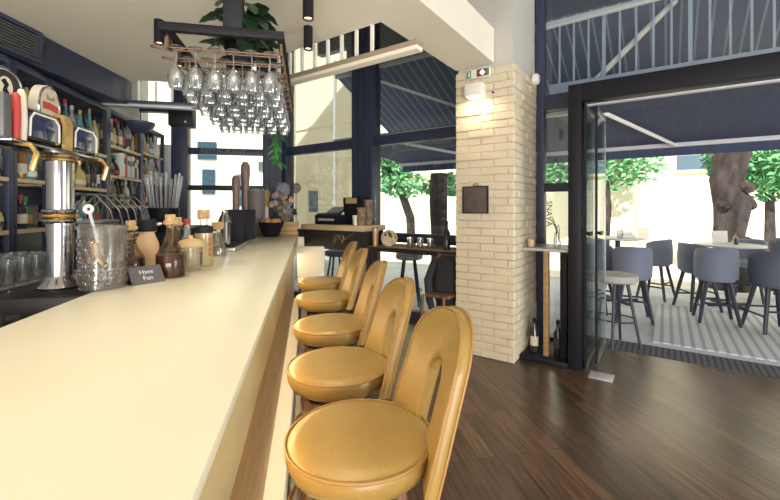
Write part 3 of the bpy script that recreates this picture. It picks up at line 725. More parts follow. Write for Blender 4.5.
# espresso machine
e = thing('espresso_machine', 'chrome espresso machine behind the cut glass jug', 'coffee machine', bar(-1.37, 3.5, .87), BA); e.scale = (1, 1.1, 1.14)
MB().box(-.2, .16, -.33, .42, .10, .34, .02).build('body', mat('dark_blue_enamel', (.02, .03, .07), .2, .3, coat=.5), e)
MB().box(-.2, .20, -.33, .42, .34, .37, .008).build('top_tray', STEEL, e)
MB().box(-.2, .25, -.33, .42, .02, .08, .008).build('drip_tray', STEELR, e)
for sx in (-.15, .12):
    for sy in (-.3, .38): MB().cyl((sx, sy, 0), (sx, sy, .03), .02).build('foot', BLACK, e)
for y in (-.2, 0, .2):
    MB().cyl((.16, y, .22), (.22, y, .22), .035, n=16).build('group_head', STEEL, e)
    MB().cyl((.20, y, .185), (.36, y, .175), .013, .016, 8).build('portafilter', BLACK, e)
for kk in range(6):
    y = -.3+kk*.12
    MB().tube([(.15, y, .37), (.12, y, .47), (.03, y, .56), (-.09, y, .57), (-.16, y, .5), (-.18, y, .37)], .009, 8).build('rail_hoop', STEEL, e)
MB().box(.162, .166, -.2, .28, .27, .315).build('badge', WHITE, e); MB().box(.166, .168, -.1, .1, .28, .305).build('badge_stripe', RED, e)
e = thing('steel_box', 'flat grey box standing between beer tower and jug', 'box', bar(-.98, 2.42, 1.08), BA)
MB().box(-.06, .06, -.09, .09, 0, .26, .008).build('body', mat('grey_box', (.15, .145, .15), .6), e); MB().box(-.062, .062, -.092, .092, .26, .275, .004).build('lid', mat('grey_lid', (.12, .12, .13), .5), e)
# cabinet with straws and glasses
e = thing('station_cabinet', 'black bar station cabinet behind straws and steel cups', 'cabinet', bar(-1.35, 4.9), BA)
MB().box(-.2, .2, -.6, .7, 0, 1.18, .005).build('body', BLACKM, e); MB().box(-.21, .21, -.61, .71, 1.18, 1.2, .003).build('top', BLACK, e)
e = thing('straw_holder', 'black holder crammed with dark straws and clear tubes', 'straw holder', bar(-1.33, 4.5, 1.2), BA)
MB().lathe([(.13, 0), (.15, .22), (.14, .22), (.125, .01)], n=20).build('bucket', BLACK, e)
ss = MB(); s2_ = MB()
for k in range(60):
    a = R.uniform(0, 6.28); r = R.uniform(0, .11); hh = R.uniform(.38, .46)
    (ss).cyl((r*math.cos(a), r*math.sin(a), .02), (1.35*r*math.cos(a), 1.35*r*math.sin(a), hh), .009, n=5)
ss.build('straws', mat('dark_straw', (.06, .045, .05), .5), e)
for k in range(22):
    a = k*PI/11; s2_.cyl((.12*math.cos(a), .12*math.sin(a), .2), (.17*math.cos(a), .17*math.sin(a), R.uniform(.50, .60)), .012, .014, 6)
s2_.build('clear_tube', glassmat('plastic_tube', (.85, .87, .9), .04, .3, body=.18, bcol=(.7, .7, .7)), e)

# ------------------------------------------------------------------ beer tower
e = thing('beer_tower', 'large chrome beer tower with brass rings and two round badges', 'beer tower', bar(-.90, 1.92, 1.08), BA)
MB().lathe([(.072, 0), (.076, .01), (.066, .028), (.056, .04), (.048, .055)], n=32).build('base', STEEL, e)
MB().lathe([(.046, .05), (.048, .30), (.048, .54)], n=32).build('column', STEEL, e)
for z in (.285, .305, .325): MB().torus((0, 0, z), .054, .010, n=32).build('ring', STEEL if z != .305 else BRASS, e)
for z in (.545, .56, .578): MB().torus((0, 0, z), .054, .009, n=32).build('collar', BRASS if z != .56 else STEEL, e)
MB().box(-.085, .085, -.42, .17, .56, .572, .004).build('tray', STEEL, e)
hb_ = MB(); hb_.box(-.065, .065, -.40, .18, .572, .705, .03, seg=4); hd = hb_.build('head', mat('smoked_chrome', (.16, .17, .22), .12, 1), e)
for y in (-.225, .055):
    pn = MB(); pn.box(.064, .069, y-.085, y+.085, .595, .68, .002); pn.build('panel', mat('navy_gloss_panel', (.03, .04, .09), .15, coat=.5), e)
    t_ = MB()
    t_.tube([(.071, y-.085, .595), (.071, y-.080, .66), (.071, y-.06, .682), (.071, y+.06, .682), (.071, y+.085, .66), (.071, y+.085, .595)], .004, 6); t_.build('panel_trim', WHITE, e)
MB().prism([(.066, .56), (.080, .58), (.082, .68), (.07, .712), (-.03, .72), (-.03, .706), (.06, .70), (.068, .67)], -.115, -.065, Matrix(((1, 0, 0, 0), (0, 0, 1, 0), (0, 1, 0, 0), (0, 0, 0, 1)))).build('brass_strap', mat('yellow_brass', (.62, .42, .17), .35, .6), e)
MB().box(-.05, .075, -.44, -.40, .57, .715, .006).build('tap_block', mat('grey_handle', (.10, .10, .115), .4), e)
MB().lathe([(.014, 0), (.018, .08), (.014, .17), (.008, .19)], (.06, -.335, .56)).build('tap_handle', mat('pale_handle', (.70, .62, .52), .3), e)
MB().lathe([(.012, 0), (.014, .08), (.012, .15), (.006, .16)], (.065, -.37, .57)).build('tap_handle', RED, e)
for y in (-.35, .14):
    MB().tube([(.05, y, .565), (.10, y, .555), (.115, y, .53), (.10, y, .47)], .010, 8).build('spout', BRASS, e)
def badge(y, z, r, face, ring, tilt=0):
    M = T(.02, y, z) @ RZ(tilt) @ RY(PI/2)
    b = MB(); b.lathe([(r, -.015), (r, .012), (r*.98, .016)], M=M, n=36); o = b.build('badge', ring, e)
    MB().torus(M @ Vector((0, 0, .014)), r*.93, r*.06, M=(RZ(tilt) @ RY(PI/2)), n=36).build('badge_rim', STEEL, o)
    MB().lathe([(r*.84, .014), (r*.84, .0175)], M=M, n=36).build('badge_face', face, o)
    return o, M
o, M = badge(-.37, .745, .070, mat('black_badge', (.02, .022, .03), .3), mat('pale_badge_ring', (.55, .52, .45), .4), -.15)
mk = MB(); mk.lathe([(.034, .0178), (.034, .0185)], M=M @ Matrix.Diagonal((1.1, .8, 1, 1)), n=24); mk.build('emblem', mat('badge_cream', (.6, .55, .42), .5), o)
mk = MB(); mk.prism([(-.030, -.004), (-.012, .012), (.002, .004), (.024, .016), (.028, -.004), (.012, -.012), (-.006, -.006), (-.020, -.018)], .0187, .0195, M); mk.build('emblem_figure', BLACK, o)
MB().cyl((.02, -.37, .66), (.02, -.37, .70), .012).build('badge_stem', STEEL, e)
o, M = badge(-.135, .735, .085, mat('cream_badge', (.62, .55, .42), .4), mat('pale_badge_ring_2', (.5, .46, .38), .4), .1)
MB().box(-.012, .014, -.055, .055, .0178, .0188).build('x', RED, o) if 0 else None
mk = MB(); mk.prism([(-.014, -.058), (.014, -.058), (.010, 0), (.014, .058), (-.014, .058), (-.018, 0)], .0178, .0188, M); mk.build('red_banner', RED, o)
mk = MB(); mk.prism([(-.05, -.03), (-.035, 0), (-.05, .03), (-.03, .03), (-.025, -.03)], .0178, .0186, M); mk.build('brown_mark', BROWNM, o)

# ------------------------------------------------------------------ things on the counter
def onbar(name, lab, cat, x, y, rz=0, z=1.08, grp=None): return thing(name, lab, cat, bar(x, y, z), BA+rz, grp)
e = onbar('glass_jug', 'wide cut glass mixing jug beside the beer tower base', 'jug', -.722, 1.885)
j = MB(); j.lathe([(.0001, 0), (.080, 0), (.086, .008), (.086, .02), (.088, .25), (.092, .265), (.088, .265), (.083, .25), (.081, .022), (.0001, .018)], n=36, cap=False); j.build('body', JGLASS, e)
pt = MB()
for row in range(6):
    for k in range(18):
        if 5 < k < 14 and row > 0 or row < 3: 
            a = (k+.5*(row % 2))*2*PI/18; pt.torus((.088*math.cos(a), .088*math.sin(a), .035+row*.034), .010, .0018, M=RZ(a) @ RY(PI/2), n=10, k=5)
pt.build('cut_pattern', mat('cut_glass_relief', (.20, .16, .15), .15, .7), e)
MB().tube([(.02, -.03, .03), (.0, -.02, .15), (-.05, .0, .32)], .006, 6).build('spoon_handle', SILV, e)
MB().torus((-.055, .0, .335), .014, .007, M=RX(PI/2)).build('spoon_ring', WHITE, e)
MB().tube([(.03, -.05, .10), (.0, -.06, .14), (-.02, -.04, .19), (.01, -.03, .20)], [.014, .02, .016, .006], 8).build('brass_strainer', mat('amber_brass', (.6, .34, .10), .3, .7), e)
def decanter(lab, x, y, s, liquid=True, shoulder=.075, cork=True, hgt=.30):
    e = onbar('decanter', lab, 'decanter', x, y)
    e.scale = (s, s, s)
    MB().lathe([(.0001, 0), (shoulder*.96, 0), (shoulder, .012), (shoulder*.98, .125), (shoulder*.55, .185), (.024, .23), (.022, .285), (.029, .292), (.026, .295), (.018, .285), (.0001, .05)], n=28, cap=False).build('glass_body', glassmat('decanter_glass', (.92, .86, .76), .02, body=.02, bcol=(.6, .45, .25)), e)
    if liquid: MB().lathe([(.0001, .006), (shoulder*.95, .008), (shoulder*.95, .125), (.0001, .126)], n=28).build('liquor', WHISK, e)
    if cork:
        MB().lathe([(.024, .288), (.030, .294), (.036, .298), (.036, .312), (.026, .318), (.028, .345), (.025, .35)], n=18).build('cork', CORK, e)
    return e
decanter('squat decanter of dark brown liquor with fat cork stopper', -.535, 2.13, .88)
decanter('slimmer corked decanter with dark liquor beside the glass jug', -.703, 2.11, .80)
decanter('amber decanter between brown liquor decanter and red striped bottle', -.60, 2.46, .82, shoulder=.07)
e = onbar('ceramic_bottle', 'peach ceramic bottle with broad black cap', 'bottle', -.712, 2.33)
MB().lathe([(.0001, 0), (.042, 0), (.046, .01), (.058, .12), (.056, .15), (.040, .19), (.032, .215), (.034, .225)], n=24).build('body', PEACH, e)
MB().lathe([(.045, .215), (.047, .22), (.045, .275), (.040, .28)], n=24).build('cap', BLACK, e)
e = onbar('glass_jar', 'clear jar with tan wooden lid beside brown liquor decanter', 'jar', -.495, 2.33)
MB().lathe([(.0001, 0), (.050, 0), (.054, .01), (.054, .125), (.05, .13)], n=24).build('body', glassmat('jar_glass', (.85, .8, .68), .12, body=.3, bcol=(.72, .62, .42)), e)
MB().lathe([(.062, .128), (.066, .134), (.064, .155), (.05, .165), (.012, .175), (.012, .19)], n=24).build('lid', mat('tan_lid', (.60, .44, .22), .6), e)
MB().box(.050, .057, -.012, .012, .03, .10).build('paper_strip', NAVY2, e)
e = onbar('swing_bottle', 'tall yellow bottle with red spots, black band and cork', 'bottle', -.465, 2.48)
MB().lathe([(.0001, 0), (.048, 0), (.050, .01), (.050, .215), (.042, .225)], n=20).build('body', glassmat('yellow_glass', (.85, .75, .5), .12, body=.4, bcol=(.72, .58, .30)), e)
MB().lathe([(.052, .195), (.052, .23), (.03, .24)], n=20).build('black_band', BLACK, e)
MB().lathe([(.022, .235), (.024, .28)], n=14).build('neck', CGLASS, e)
MB().lathe([(.030, .275), (.034, .28), (.034, .325), (.03, .33)], n=16).build('cork', CORK, e)
rs = MB()
for k in range(4): rs.ball((.046*math.cos(-.6), .046*math.sin(-.6), .07+k*.03), .010, 1)
rs.build('red_spots', RED, e)
e = onbar('cork_bottle', 'small corked bottle in front of steel bar tray', 'bottle', -.50, 3.02)
MB().lathe([(.0001, 0), (.055, 0), (.055, .05), (.035, .12), (.025, .16), (.025, .20)], n=20).build('body', glassmat('smoke_glass', (.7, .66, .58), .15, body=.2, bcol=(.5, .42, .3)), e); MB().lathe([(.036, .19), (.042, .2), (.042, .235), (.035, .24)], n=16).build('cork', CORK, e)
e = onbar('cork_bottle', 'clear bottle tucked behind the red spotted bottle', 'bottle', -.62, 2.72)
MB().lathe([(.0001, 0), (.05, 0), (.05, .10), (.02, .17), (.018, .24)], n=20).build('body', BLIQ['clear'], e); MB().lathe([(.022, .235), (.022, .27)], n=12).build('cap', RED, e)
# tent card
e = onbar('tent_card', 'folded slate coloured tent card with pale writing', 'sign', -.60, 1.985, rz=.85)
Mx = Matrix(((0, 0, 1, 0), (1, 0, 0, 0), (0, 1, 0, 0), (0, 0, 0, 1)))
MB().prism([(-.045, 0), (0, .075), (.045, 0), (.041, 0), (0, .068), (-.041, 0)], -.0725, .0725, RZ(0) @ Mx).build('card', SLATE, e)
MB().prism([(-.040, 0.001), (0, .066), (.040, .001)], -.068, .068, Mx).build('card_hollow_shade', BLACK, e)  # black filler added for the shade inside the fold
text('writing', 'Have\nFun', .030, CHALK, T(.0, -.0235, .0375) @ RX(math.radians(59)), e)
# steel tray, menus, shaker
e = onbar('bar_tray', 'steel rail bar tray at the inner edge of counter', 'tray', -.52, 3.75)
MB().box(-.10, .10, -.5, .5, 0, .03, .006).build('tray', STEELR, e); MB().box(-.08, .08, -.48, .48, .0305, .034).build('rubber_mat', BLACKM, e)
def shaker(lab, x, y, z, s=1):
    e = thing('cocktail_shaker', lab, 'shaker', bar(x, y, z), 0, 'steel cocktail shakers'); e.scale = (s, s, s)
    MB().lathe([(.0001, 0), (.034, 0), (.045, .16), (.046, .165)], n=24).build('tin', STEEL, e); MB().lathe([(.046, .165), (.034, .20), (.022, .22), (.022, .24), (.018, .245)], n=24).build('top', STEEL, e)
shaker('chrome shaker standing upright on steel tray, near end', -.53, 3.42, 1.115, 1.15)
shaker('chrome shaker behind the nearer one on steel tray', -.57, 3.62, 1.115, 1.15)
shaker('steel shaker beside the black menu boards', -.60, 4.12, 1.115, 1.2)
for k, (x, y, lab) in enumerate(((-.53, 3.85, 'leaning black menu board, left of the pair on tray'), (-.46, 4.1, 'black menu board, right of the pair by tray'))):
    e = onbar('menu_board', lab, 'menu', x, y, rz=.1, z=1.115, grp='black menu boards')
    MB().box(-.085, .085, -.012, .012, 0, .29, .004, rot=RX(-.12)).build('board', BLACK, e); MB().box(-.07, .07, -.035, .035, -.0, .02).build('stand', BLACK, e)
# giant mills, tin, bowl, crate and bouquet at the far end
for (x, y, h_, r_, lab) in ((-.69, 4.9, .72, .048, 'shorter of the two tall rosewood pepper mills'), (-.615, 5.1, .90, .055, 'taller of the two tall rosewood pepper mills')):
    e = onbar('pepper_mill', lab, 'pepper mill', x, y, grp='tall pepper mills')
    MB().lathe([(.0001, 0), (r_, 0), (r_, .03), (r_*.8, .1), (r_*.82, h_*.7), (r_*.95, h_*.8)], n=24).build('body', ROSEW, e)
    MB().lathe([(r_*.95, h_*.8), (r_, h_*.85), (r_*.95, h_*.95), (r_*.5, h_)], n=24).build('head', ROSEW, e)
e = onbar('ceramic_canister', 'brown grey cylindrical canister beside the pepper mills', 'canister', -.49, 5.12)
MB().lathe([(.0001, 0), (.10, 0), (.105, .01), (.105, .52), (.10, .53)], n=28).build('body', TINM, e); MB().lathe([(.108, .53), (.108, .56), (.03, .575)], n=28).build('lid', TINM, e)
e = onbar('fruit_bowl', 'black bowl of tan fruit at the end of bar', 'bowl', -.30, 4.95)
MB().lathe([(.0001, 0), (.09, 0), (.15, .16), (.155, .17), (.148, .17), (.085, .02)], n=28).build('bowl', BLACK, e)
for k in range(6):
    a = k*1.05; tag(MB().ball(bar(-.30+.075*math.cos(a), 4.95+.075*math.sin(a), 1.255), .042, 2).build('tan_fruit', mat('orange_fruit', (.55, .30, .12), .6), None), f'tan orange fruit in black bowl, {ORD[k]} counter-clockwise from the stool side', 'fruit', 'fruit in the black bowl')
e = onbar('flower_vase', 'pale slim vase with yellow stems beside fruit bowl', 'vase', -.40, 5.3)
MB().lathe([(.0001, 0), (.045, 0), (.05, .1), (.035, .28), (.04, .36)], n=20).build('vase', mat('pale_vase', (.6, .6, .55), .4), e)
st_ = MB()
for k in range(14): a = R.uniform(0, 6.28); r = R.uniform(.01, .05); st_.cyl((r*.4*math.cos(a), r*.4*math.sin(a), .3), (r*math.cos(a), r*math.sin(a), R.uniform(.5, .6)), .008, n=5)
st_.build('yellow_stems', STRAWM, e)
e = onbar('wooden_crate', 'small honey wooden crate holding dried flowers', 'crate', -.12, 5.25)
MB().box(-.12, .12, -.1, .1, 0, .16, .004).build('box', mat('honey_crate', (.55, .33, .12), .5, var=.2), e); MB().box(-.125, .125, -.105, -.1, .04, .06).box(-.125, .125, -.105, -.1, .11, .13).build('slat', WOODM, e)
e = onbar('dried_bouquet', 'grey and tan dried flower bouquet above wooden crate', 'flowers', -.14, 5.25, z=1.24)
sm = MB(); fm = MB()
for k in range(34):
    a = R.uniform(0, 6.28); r = R.uniform(.0, .24)**1; zt_ = R.uniform(.10, .42); p_ = (r*math.cos(a)*.95, r*math.sin(a)*.7, zt_)
    sm.cyl((p_[0]*.15, p_[1]*.15, 0), p_, .003, n=5)
    fm.use(R.choice([DRIED, DRIEDB, DRIEDB, BLACKM])).ball(p_, R.uniform(.025, .05), 1, jit=.35)
sm.build('stems', BROWNM, e); fm.build('flower_heads', None, e, flat=True)
al = MB(); al.ball((-.04, -.1, .42), .085, 3, jit=.12); al.build('allium_head', mat('silver_allium', (.20, .22, .28), .8, var=.5, vscale=50), e)
e = onbar('terracotta_cup', 'small clay cup at the corner of bar end', 'cup', -.05, 5.62)
MB().lathe([(.0001, 0), (.04, 0), (.055, .15), (.05, .15), (.036, .01)], n=18).build('cup', mat('clay', (.45, .28, .18), .7), e); MB().lathe([(.048, .14), (.0001, .142)], n=18).build('filling', BROWNM, e)

# ------------------------------------------------------------------ glass rack above the bar
rk = thing('hanging_glass_rack', 'black hanging frame rack over the bar for wine glasses', 'rack', bar(-.27, 2.72, 2.26), BA)
X0, X1, Y0, Y1 = -.285, .285, -.69, .68
m_ = MB(); m_.box(X0, X1, Y0, Y0+.035, .0, .04, .002).box(X0, X1, Y1-.035, Y1, .0, .04, .002).box(X0, X0+.035, Y0+.035, Y1-.035, .0, .04, .002).box(X1-.035, X1, Y0+.035, Y1-.035, .0, .04, .002)
m_.build('frame', BLACK, rk)
for y in (-.655, .64): MB().box(-.005, .085, y-.02, y+.02, .04, CZ-2.26-.0, .003).build('hanger_post', BLACK, rk)
rows = [-.60+.15*k for k in range(9)]
for y in rows:
    w_ = MB()
    for dy in (-.018, .018): w_.tube([(X0-.05, y+dy, -.05), (X0+.0, y+dy, -.055), (X1-.02, y+dy, -.055)], .004, 6)
    w_.tube([(X0-.05, y-.018, -.05), (X0-.065, y, -.05), (X0-.05, y+.018, -.05)], .004, 6)
    for x in (X0+.018, X1-.018): w_.box(x-.006, x+.006, y-.03, y+.03, -.06, .001)
    w_.build('glass_rail', RAILM, rk)
wg = None
for ri, y in enumerate(rows):
    for c in range(6):
        x = -.235+.089*c + (.02 if ri % 2 else 0)
        if wg is None:
            wg = thing('wine_glass', '', 'wine glass', (0, 0, 0), 0)
            MB().lathe([(.034, 0), (.034, -.003), (.006, -.008), (.004, -.02), (.0038, -.085), (.006, -.092)], n=16).build('foot_and_stem', CGLASS, wg)
            MB().lathe([(.006, -.092), (.026, -.105), (.038, -.135), (.040, -.16), (.033, -.205), (.032, -.205), (.039, -.16), (.037, -.136), (.025, -.107), (.0001, -.096)], n=16, cap=False).build('bowl', CGLASS, wg)
            o = wg
        else: o = copy_tree(wg)
        q = bar(-.27+x, 2.72+y, 2.26-.044); o.location = q; o.rotation_euler.z = R.uniform(0, 6)
        o['label'] = f'wine glass hanging upside down, {ORD[c]} from left in the {ORD[ri]} rack row'; o['group'] = 'wine glasses hanging in the rack'
# trailing plant on top of the rack
def leafshape(mb, base, dirv, L, Wd, droop=.3):
    d_ = Vector(dirv).normalized(); side = d_.cross(Vector((0, 0, 1)));
    if side.length < .1: side = Vector((1, 0, 0))
    side.normalize(); base = Vector(base); n = 7; prev = None
    for i in range(n+1):
        t = i/n; wv = Wd*math.sin(PI*min(1, t*.96+.02))**.7*(1 if i % 2 == 0 else .8)
        c = base + d_*L*t + Vector((0, 0, -droop*L*t*t))
        cur = [mb.bm.verts.new(c-side*wv+Vector((0, 0, .12*wv))), mb.bm.verts.new(c), mb.bm.verts.new(c+side*wv+Vector((0, 0, .12*wv)))]
        if prev:
            mb.bm.faces.new((prev[0], prev[1], cur[1], cur[0])); mb.bm.faces.new((prev[1], prev[2], cur[2], cur[1]))
        prev = cur
e = thing('hanging_plant', 'big leaved dark green plant sitting on top of glass rack', 'plant', bar(-.27, 2.55, 2.302), BA)
MB().lathe([(.0001, 0), (.08, 0), (.10, .13), (.09, .13), (.07, .01)], n=18).build('pot', BLACK, e)
lf = MB(); stm = MB()
for k in range(64):
    a = R.uniform(0, 2*PI); p0 = Vector((R.uniform(-.05, .05), R.uniform(-.05, .05), .13)); up = R.uniform(-.35, .75)
    p1 = Vector((math.cos(a)*R.uniform(.02, .09)+.02, math.sin(a)*R.uniform(.04, .30), .12+up*.32)); stm.cyl(p0, p1, .004, n=5)
    leafshape(lf, p1, (math.cos(a), math.sin(a), R.uniform(-.9, .5)), R.uniform(.11, .17), R.uniform(.045, .07), R.uniform(.1, .6))
stm.build('stems', LEAF, e); lf.build('leaves', LEAF, e, ang=80)
e = thing('trailing_plant', 'small bright green plant dangling from far end of rack', 'plant', bar(-.12, 3.42, 2.21), BA)
lf = MB(); stm = MB()
stm.cyl((0, 0, .0), (0, .0, -.32), .004, n=5)
for k in range(26):
    a = R.uniform(0, 2*PI); z = -R.uniform(.12, .42); leafshape(lf, (0, 0, z), (math.cos(a), math.sin(a), -.3), R.uniform(.06, .10), .02, .4)
stm.build('stem', LEAFB, e); lf.build('leaves', LEAFB, e, ang=80)

# ------------------------------------------------------------------ ceiling spotlights
def spot(x, y, lab, power):
    e = thing('ceiling_spotlight', lab, 'ceiling light', bar(x, y, CZ), 0, 'black tube ceiling spotlights')
    MB().lathe([(.034, 0), (.034, -.17), (.030, -.17), (.029, -.145), (.0001, -.145)], n=24, cap=False).build('housing', BLACK, e)
    MB().lathe([(.0001, -.148), (.028, -.148), (.028, -.154), (.0001, -.154)], n=20).build('lamp', WARMG, e)
    L = bpy.data.lights.new('spot_beam', 'SPOT'); L.energy = power; L.color = (1, .86, .66); L.spot_size = math.radians(85); L.spot_blend = .6; L.shadow_soft_size = .03
    lo = bpy.data.objects.new('spot_beam', L); COL.objects.link(lo); lo.parent = e; lo.location = (0, 0, -.165)
for k, y in enumerate((3.04, 2.55, 2.05, 1.55, 1.05, .55)):
    spot(.133, y, ['black tube spotlight right of rack, the lower in the picture', 'black tube spotlight right of rack, cut by the top edge'][k] if k < 2 else f'black tube spotlight over the stools, {ORD[k]} from the window end', 15)
for k, y in enumerate((3.63, 3.15, 2.2, 1.2, .4)):
    spot(-.925, y, ['farther tube spotlight left of the glass rack', 'nearer tube spotlight at left corner of the glass rack'][k] if k < 2 else f'black tube spotlight over the back of bar, {ORD[k]} from the window end', 20)
# speaker and dome lamp near the railing
e = thing('wall_speaker', 'black loudspeaker hung below the back railing bar', 'speaker', (-2.62, 5.05, 2.44), BA)
MB().box(-.14, .14, -.10, .10, 0, .24, .015).build('cabinet', BLACK, e); MB().cyl((.06, -.101, .05), (.06, -.106, .05), .012).build('logo_dot', SILV, e)
MB().box(-.02, .02, -.02, .02, .24, .32).build('bracket', BLACK, e); MB().cyl((0, 0, .32), (0, .0, 1.86), .01, n=8).build('drop_rod', BLACK, e)
e = thing('dome_lamp', 'black dome pendant lamp left of the loudspeaker', 'lamp', (-2.98, 4.78, 2.44), 0)
MB().lathe([(.155, .0), (.15, -.03), (.11, -.09), (.05, -.12), (.0001, -.125)][::-1], n=28).build('shade', NAVY, e); MB().cyl((0, 0, -.0), (0, 0, 1.86), .006, n=6).build('cable', BLACK, e)

# ------------------------------------------------------------------ pillar fittings (shopfront frame)
def onpil(name, lab, cat, s, y, z): return thing(name, lab, cat, fac(s, y, z), FA)
e = onpil('exit_sign', 'small green and red illuminated exit sign on pillar', 'exit sign', -.33, -.012, 2.655)
MB().box(-.115, .115, -.03, 0, 0, .085, .004).build('housing', WHITE, e)
MB().box(-.108, -.070, -.034, -.030, .008, .077).build('green_panel', GREEN, e); MB().box(-.012, .108, -.034, -.030, .008, .077).build('red_panel', mat('dark_red_sign', (.16, .05, .03), .5), e)
a_ = MB(); a_.prism([(-.028, 0), (0, .028), (.028, 0), (0, -.028)], 0, .002, T(.045, -.035, .042) @ RX(PI/2)); a_.build('arrow_mark', mat('sign_white', (.9, .9, .8), .5, emit=(1, .95, .8), es=1.0), e)
MB().ball((-.088, -.036, .062), .007, 1).box(-.094, -.080, -.037, -.034, .02, .054).build('running_figure', mat('sign_white_2', (.8, .85, .8), .5), e); MB().box(.085, .104, -.037, -.034, .01, .075).build('green_bar', GREEN, e)
e = onpil('wall_light', 'white box wall light shining down on brick pillar', 'wall lamp', -.345, -.012, 2.465)
MB().box(-.085, .085, -.12, 0, .005, .12, .004).build('housing', WHITE, e); MB().box(-.07, .07, -.105, -.015, .0, .005).build('lamp_panel', WARMG, e)
L = bpy.data.lights.new('wall_wash', 'AREA'); L.energy = 2.2; L.color = (1, .82, .55); L.shape = 'RECTANGLE'; L.size = .13; L.size_y = .08
lo = bpy.data.objects.new('wall_wash', L); COL.objects.link(lo); lo.parent = e; lo.location = (0, -.06, -.004)
tag(MB().cyl((0, 0, 0), (0, -.03, 0), .008).build('wall_screw', BLACK, None, fac(-.19, -.01, 2.50), FA), 'small dark hook right of white wall light', 'hook')
e = onpil('wall_plaque', 'square dark wooden plaque on the brick pillar', 'plaque', -.365, -.012, 1.37)
MB().box(-.125, .125, -.02, 0, 0, .255, .003).build('board', PLAQ, e)
MB().box(-.128, -.118, -.024, 0, -.003, .258).box(.118, .128, -.024, 0, -.003, .258).box(-.118, .118, -.024, 0, -.003, .007).box(-.118, .118, -.024, 0, .248, .258).build('frame', BLACK, e)
MB().ball((-.01, -.01, .275), .016, 1).ball((.02, -.01, .278), .014, 1).box(-.03, .045, -.012, 0, .258, .268).build('ornament', BROWNM, e)
e = thing('round_sensor', 'round pale alarm sensor on the pillar side', 'sensor', fac(.006, .62, 2.75), FA)
MB().lathe([(.06, 0), (.06, .03), (.05, .05), (.03, .06), (.0001, .062)], M=RY(PI/2), n=28).build('housing', WHITE, e); MB().lathe([(.02, .060), (.02, .066)], M=RY(PI/2), n=16).build('lens', BROWNM, e)

# ------------------------------------------------------------------ niche ledge between pillar and door
e = thing('niche_ledge', 'narrow pale ledge table between pillar and folding door', 'ledge', FO, FA)
MB().box(.012, .425, .20, .72, 1.02, 1.045, .003).build('top', mat('pale_ledge', (.42, .42, .43), .3), e)
MB().box(.20, .245, .22, .28, 0.05, 1.02, .003).build('leg', WOODM, e); MB().box(.34, .40, .25, .31, .05, 1.02, .003).build('leg', BLACK, e)
g = MB(); g.box(.01, .425, .14, .72, 0, .05, .004); tag(g.build('display_plinth', BLACK, None, FO, FA), 'dark raised base under the ledge by the door', 'plinth')
tumbler(fac(.07, .30, 1.045), 'tan candle glass on ledge against the pillar', None, .032, .075).data = MB().lathe([(.0001, 0), (.030, 0), (.036, .01), (.038, .10), (.034, .10), (.0001, .09)], n=18, cap=False).build('tmp', mat('tan_candle', (.58, .42, .25), .5), None).data
bpy.data.objects.remove(bpy.data.objects['tmp'])
e = thing('bud_vase', 'clear bud vase with thin stems on ledge by door', 'vase', fac(.28, .42, 1.045), FA)
MB().lathe([(.0001, 0), (.03, 0), (.035, .05), (.022, .11), (.026, .14)], n=16).build('vase', CGLASS, e)
q = MB()
for k in range(6): q.tube([(0, 0, .02), (R.uniform(-.02, .02), R.uniform(-.02, .02), .16), (R.uniform(-.06, .06), R.uniform(-.04, .04), R.uniform(.2, .3))], .003, 5)
q.build('stems', LEAF, e)
for k, (s_, y_, lab) in enumerate(((.10, .30, 'dark wine bottle with cream label on niche base by pillar'), (.30, .36, 'dark wine bottle on niche base right of wooden leg'), (.385, .42, 'dark wine bottle on niche base against door post'), (.33, .55, 'dark wine bottle at back of niche base'))):
    e = thing('wine_bottle', lab, 'wine bottle', fac(s_, y_, .05), FA, 'wine bottles under the niche ledge')
    MB().lathe([(.0001, 0), (.037, 0), (.038, .01), (.038, .19), (.015, .24), (.014, .30), (.016, .31)], n=20).build('body', BLIQ['dark'], e)
    MB().lathe([(.0385, .06), (.0385, .15)], n=20, cap=False).build('paper_label', LABM[0 if k == 0 else 2], e); MB().lathe([(.017, .27), (.017, .315)], n=12).build('foil', BLACK, e)
t_ = text('glass_lettering', 'SNAVA', .085, BLACK, T(.125, GY-.006, 1.36) @ RX(PI/2) @ RZ(-PI/2), bpy.data.objects['window_2'])

# ------------------------------------------------------------------ window ledge, host counter and what stands on them
e = thing('window_ledge_table', 'oak topped ledge table along left shopfront window', 'table', FO, FA)
MB().box(-1.88, -.60, .24, .715, .92, .955, .004).build('top', WOODM, e)
MB().box(-1.86, -.62, .22, .24, .90, .95, .003).build('front_edge', BLACK, e)
for s_ in (-1.80, -.70): MB().box(s_-.02, s_+.02, .28, .32, 0, .92).build('leg', BLACK, e)
e = thing('host_counter', 'cream topped service counter with dark front by window', 'counter', FO, FA)
MB().box(-2.98, -1.90, .18, .665, 1.13, 1.20, .006).build('top', mat('cream_wood_top', (.62, .50, .32), .5, var=.1), e)
MB().box(-2.95, -1.93, .21, .655, .88, 1.13).build('front_box', BLACKM, e)
for s_ in (-2.9, -1.98): MB().box(s_-.03, s_+.03, .25, .31, 0, .88).build('leg', WOODM, e)
tw = MB(); tw.tube([(-2.32+.10*math.cos(t*.5)*(1-t*.02), .204, 1.02+.055*math.sin(t*.9)) for t in range(22)], .0035, 6); tw.tube([(-2.25, .203, 1.0), (-2.15, .203, 1.06), (-2.05, .203, 1.11)], .0035, 6); tw.build('gold_scroll', GOLDINK, e)
e = thing('receipt_printer', 'low black receipt printer on the service counter', 'printer', fac(-2.58, .42, 1.20), FA)
MB().box(-.24, .20, -.14, .14, 0, .13, .012).build('body', BLACK, e); MB().box(-.16, .12, -.15, -.14, .05, .08).build('slot', SILV, e)
MB().box(-.23, -.05, -.10, .10, .13, .15, .004).build('keypad', BLACKM, e)
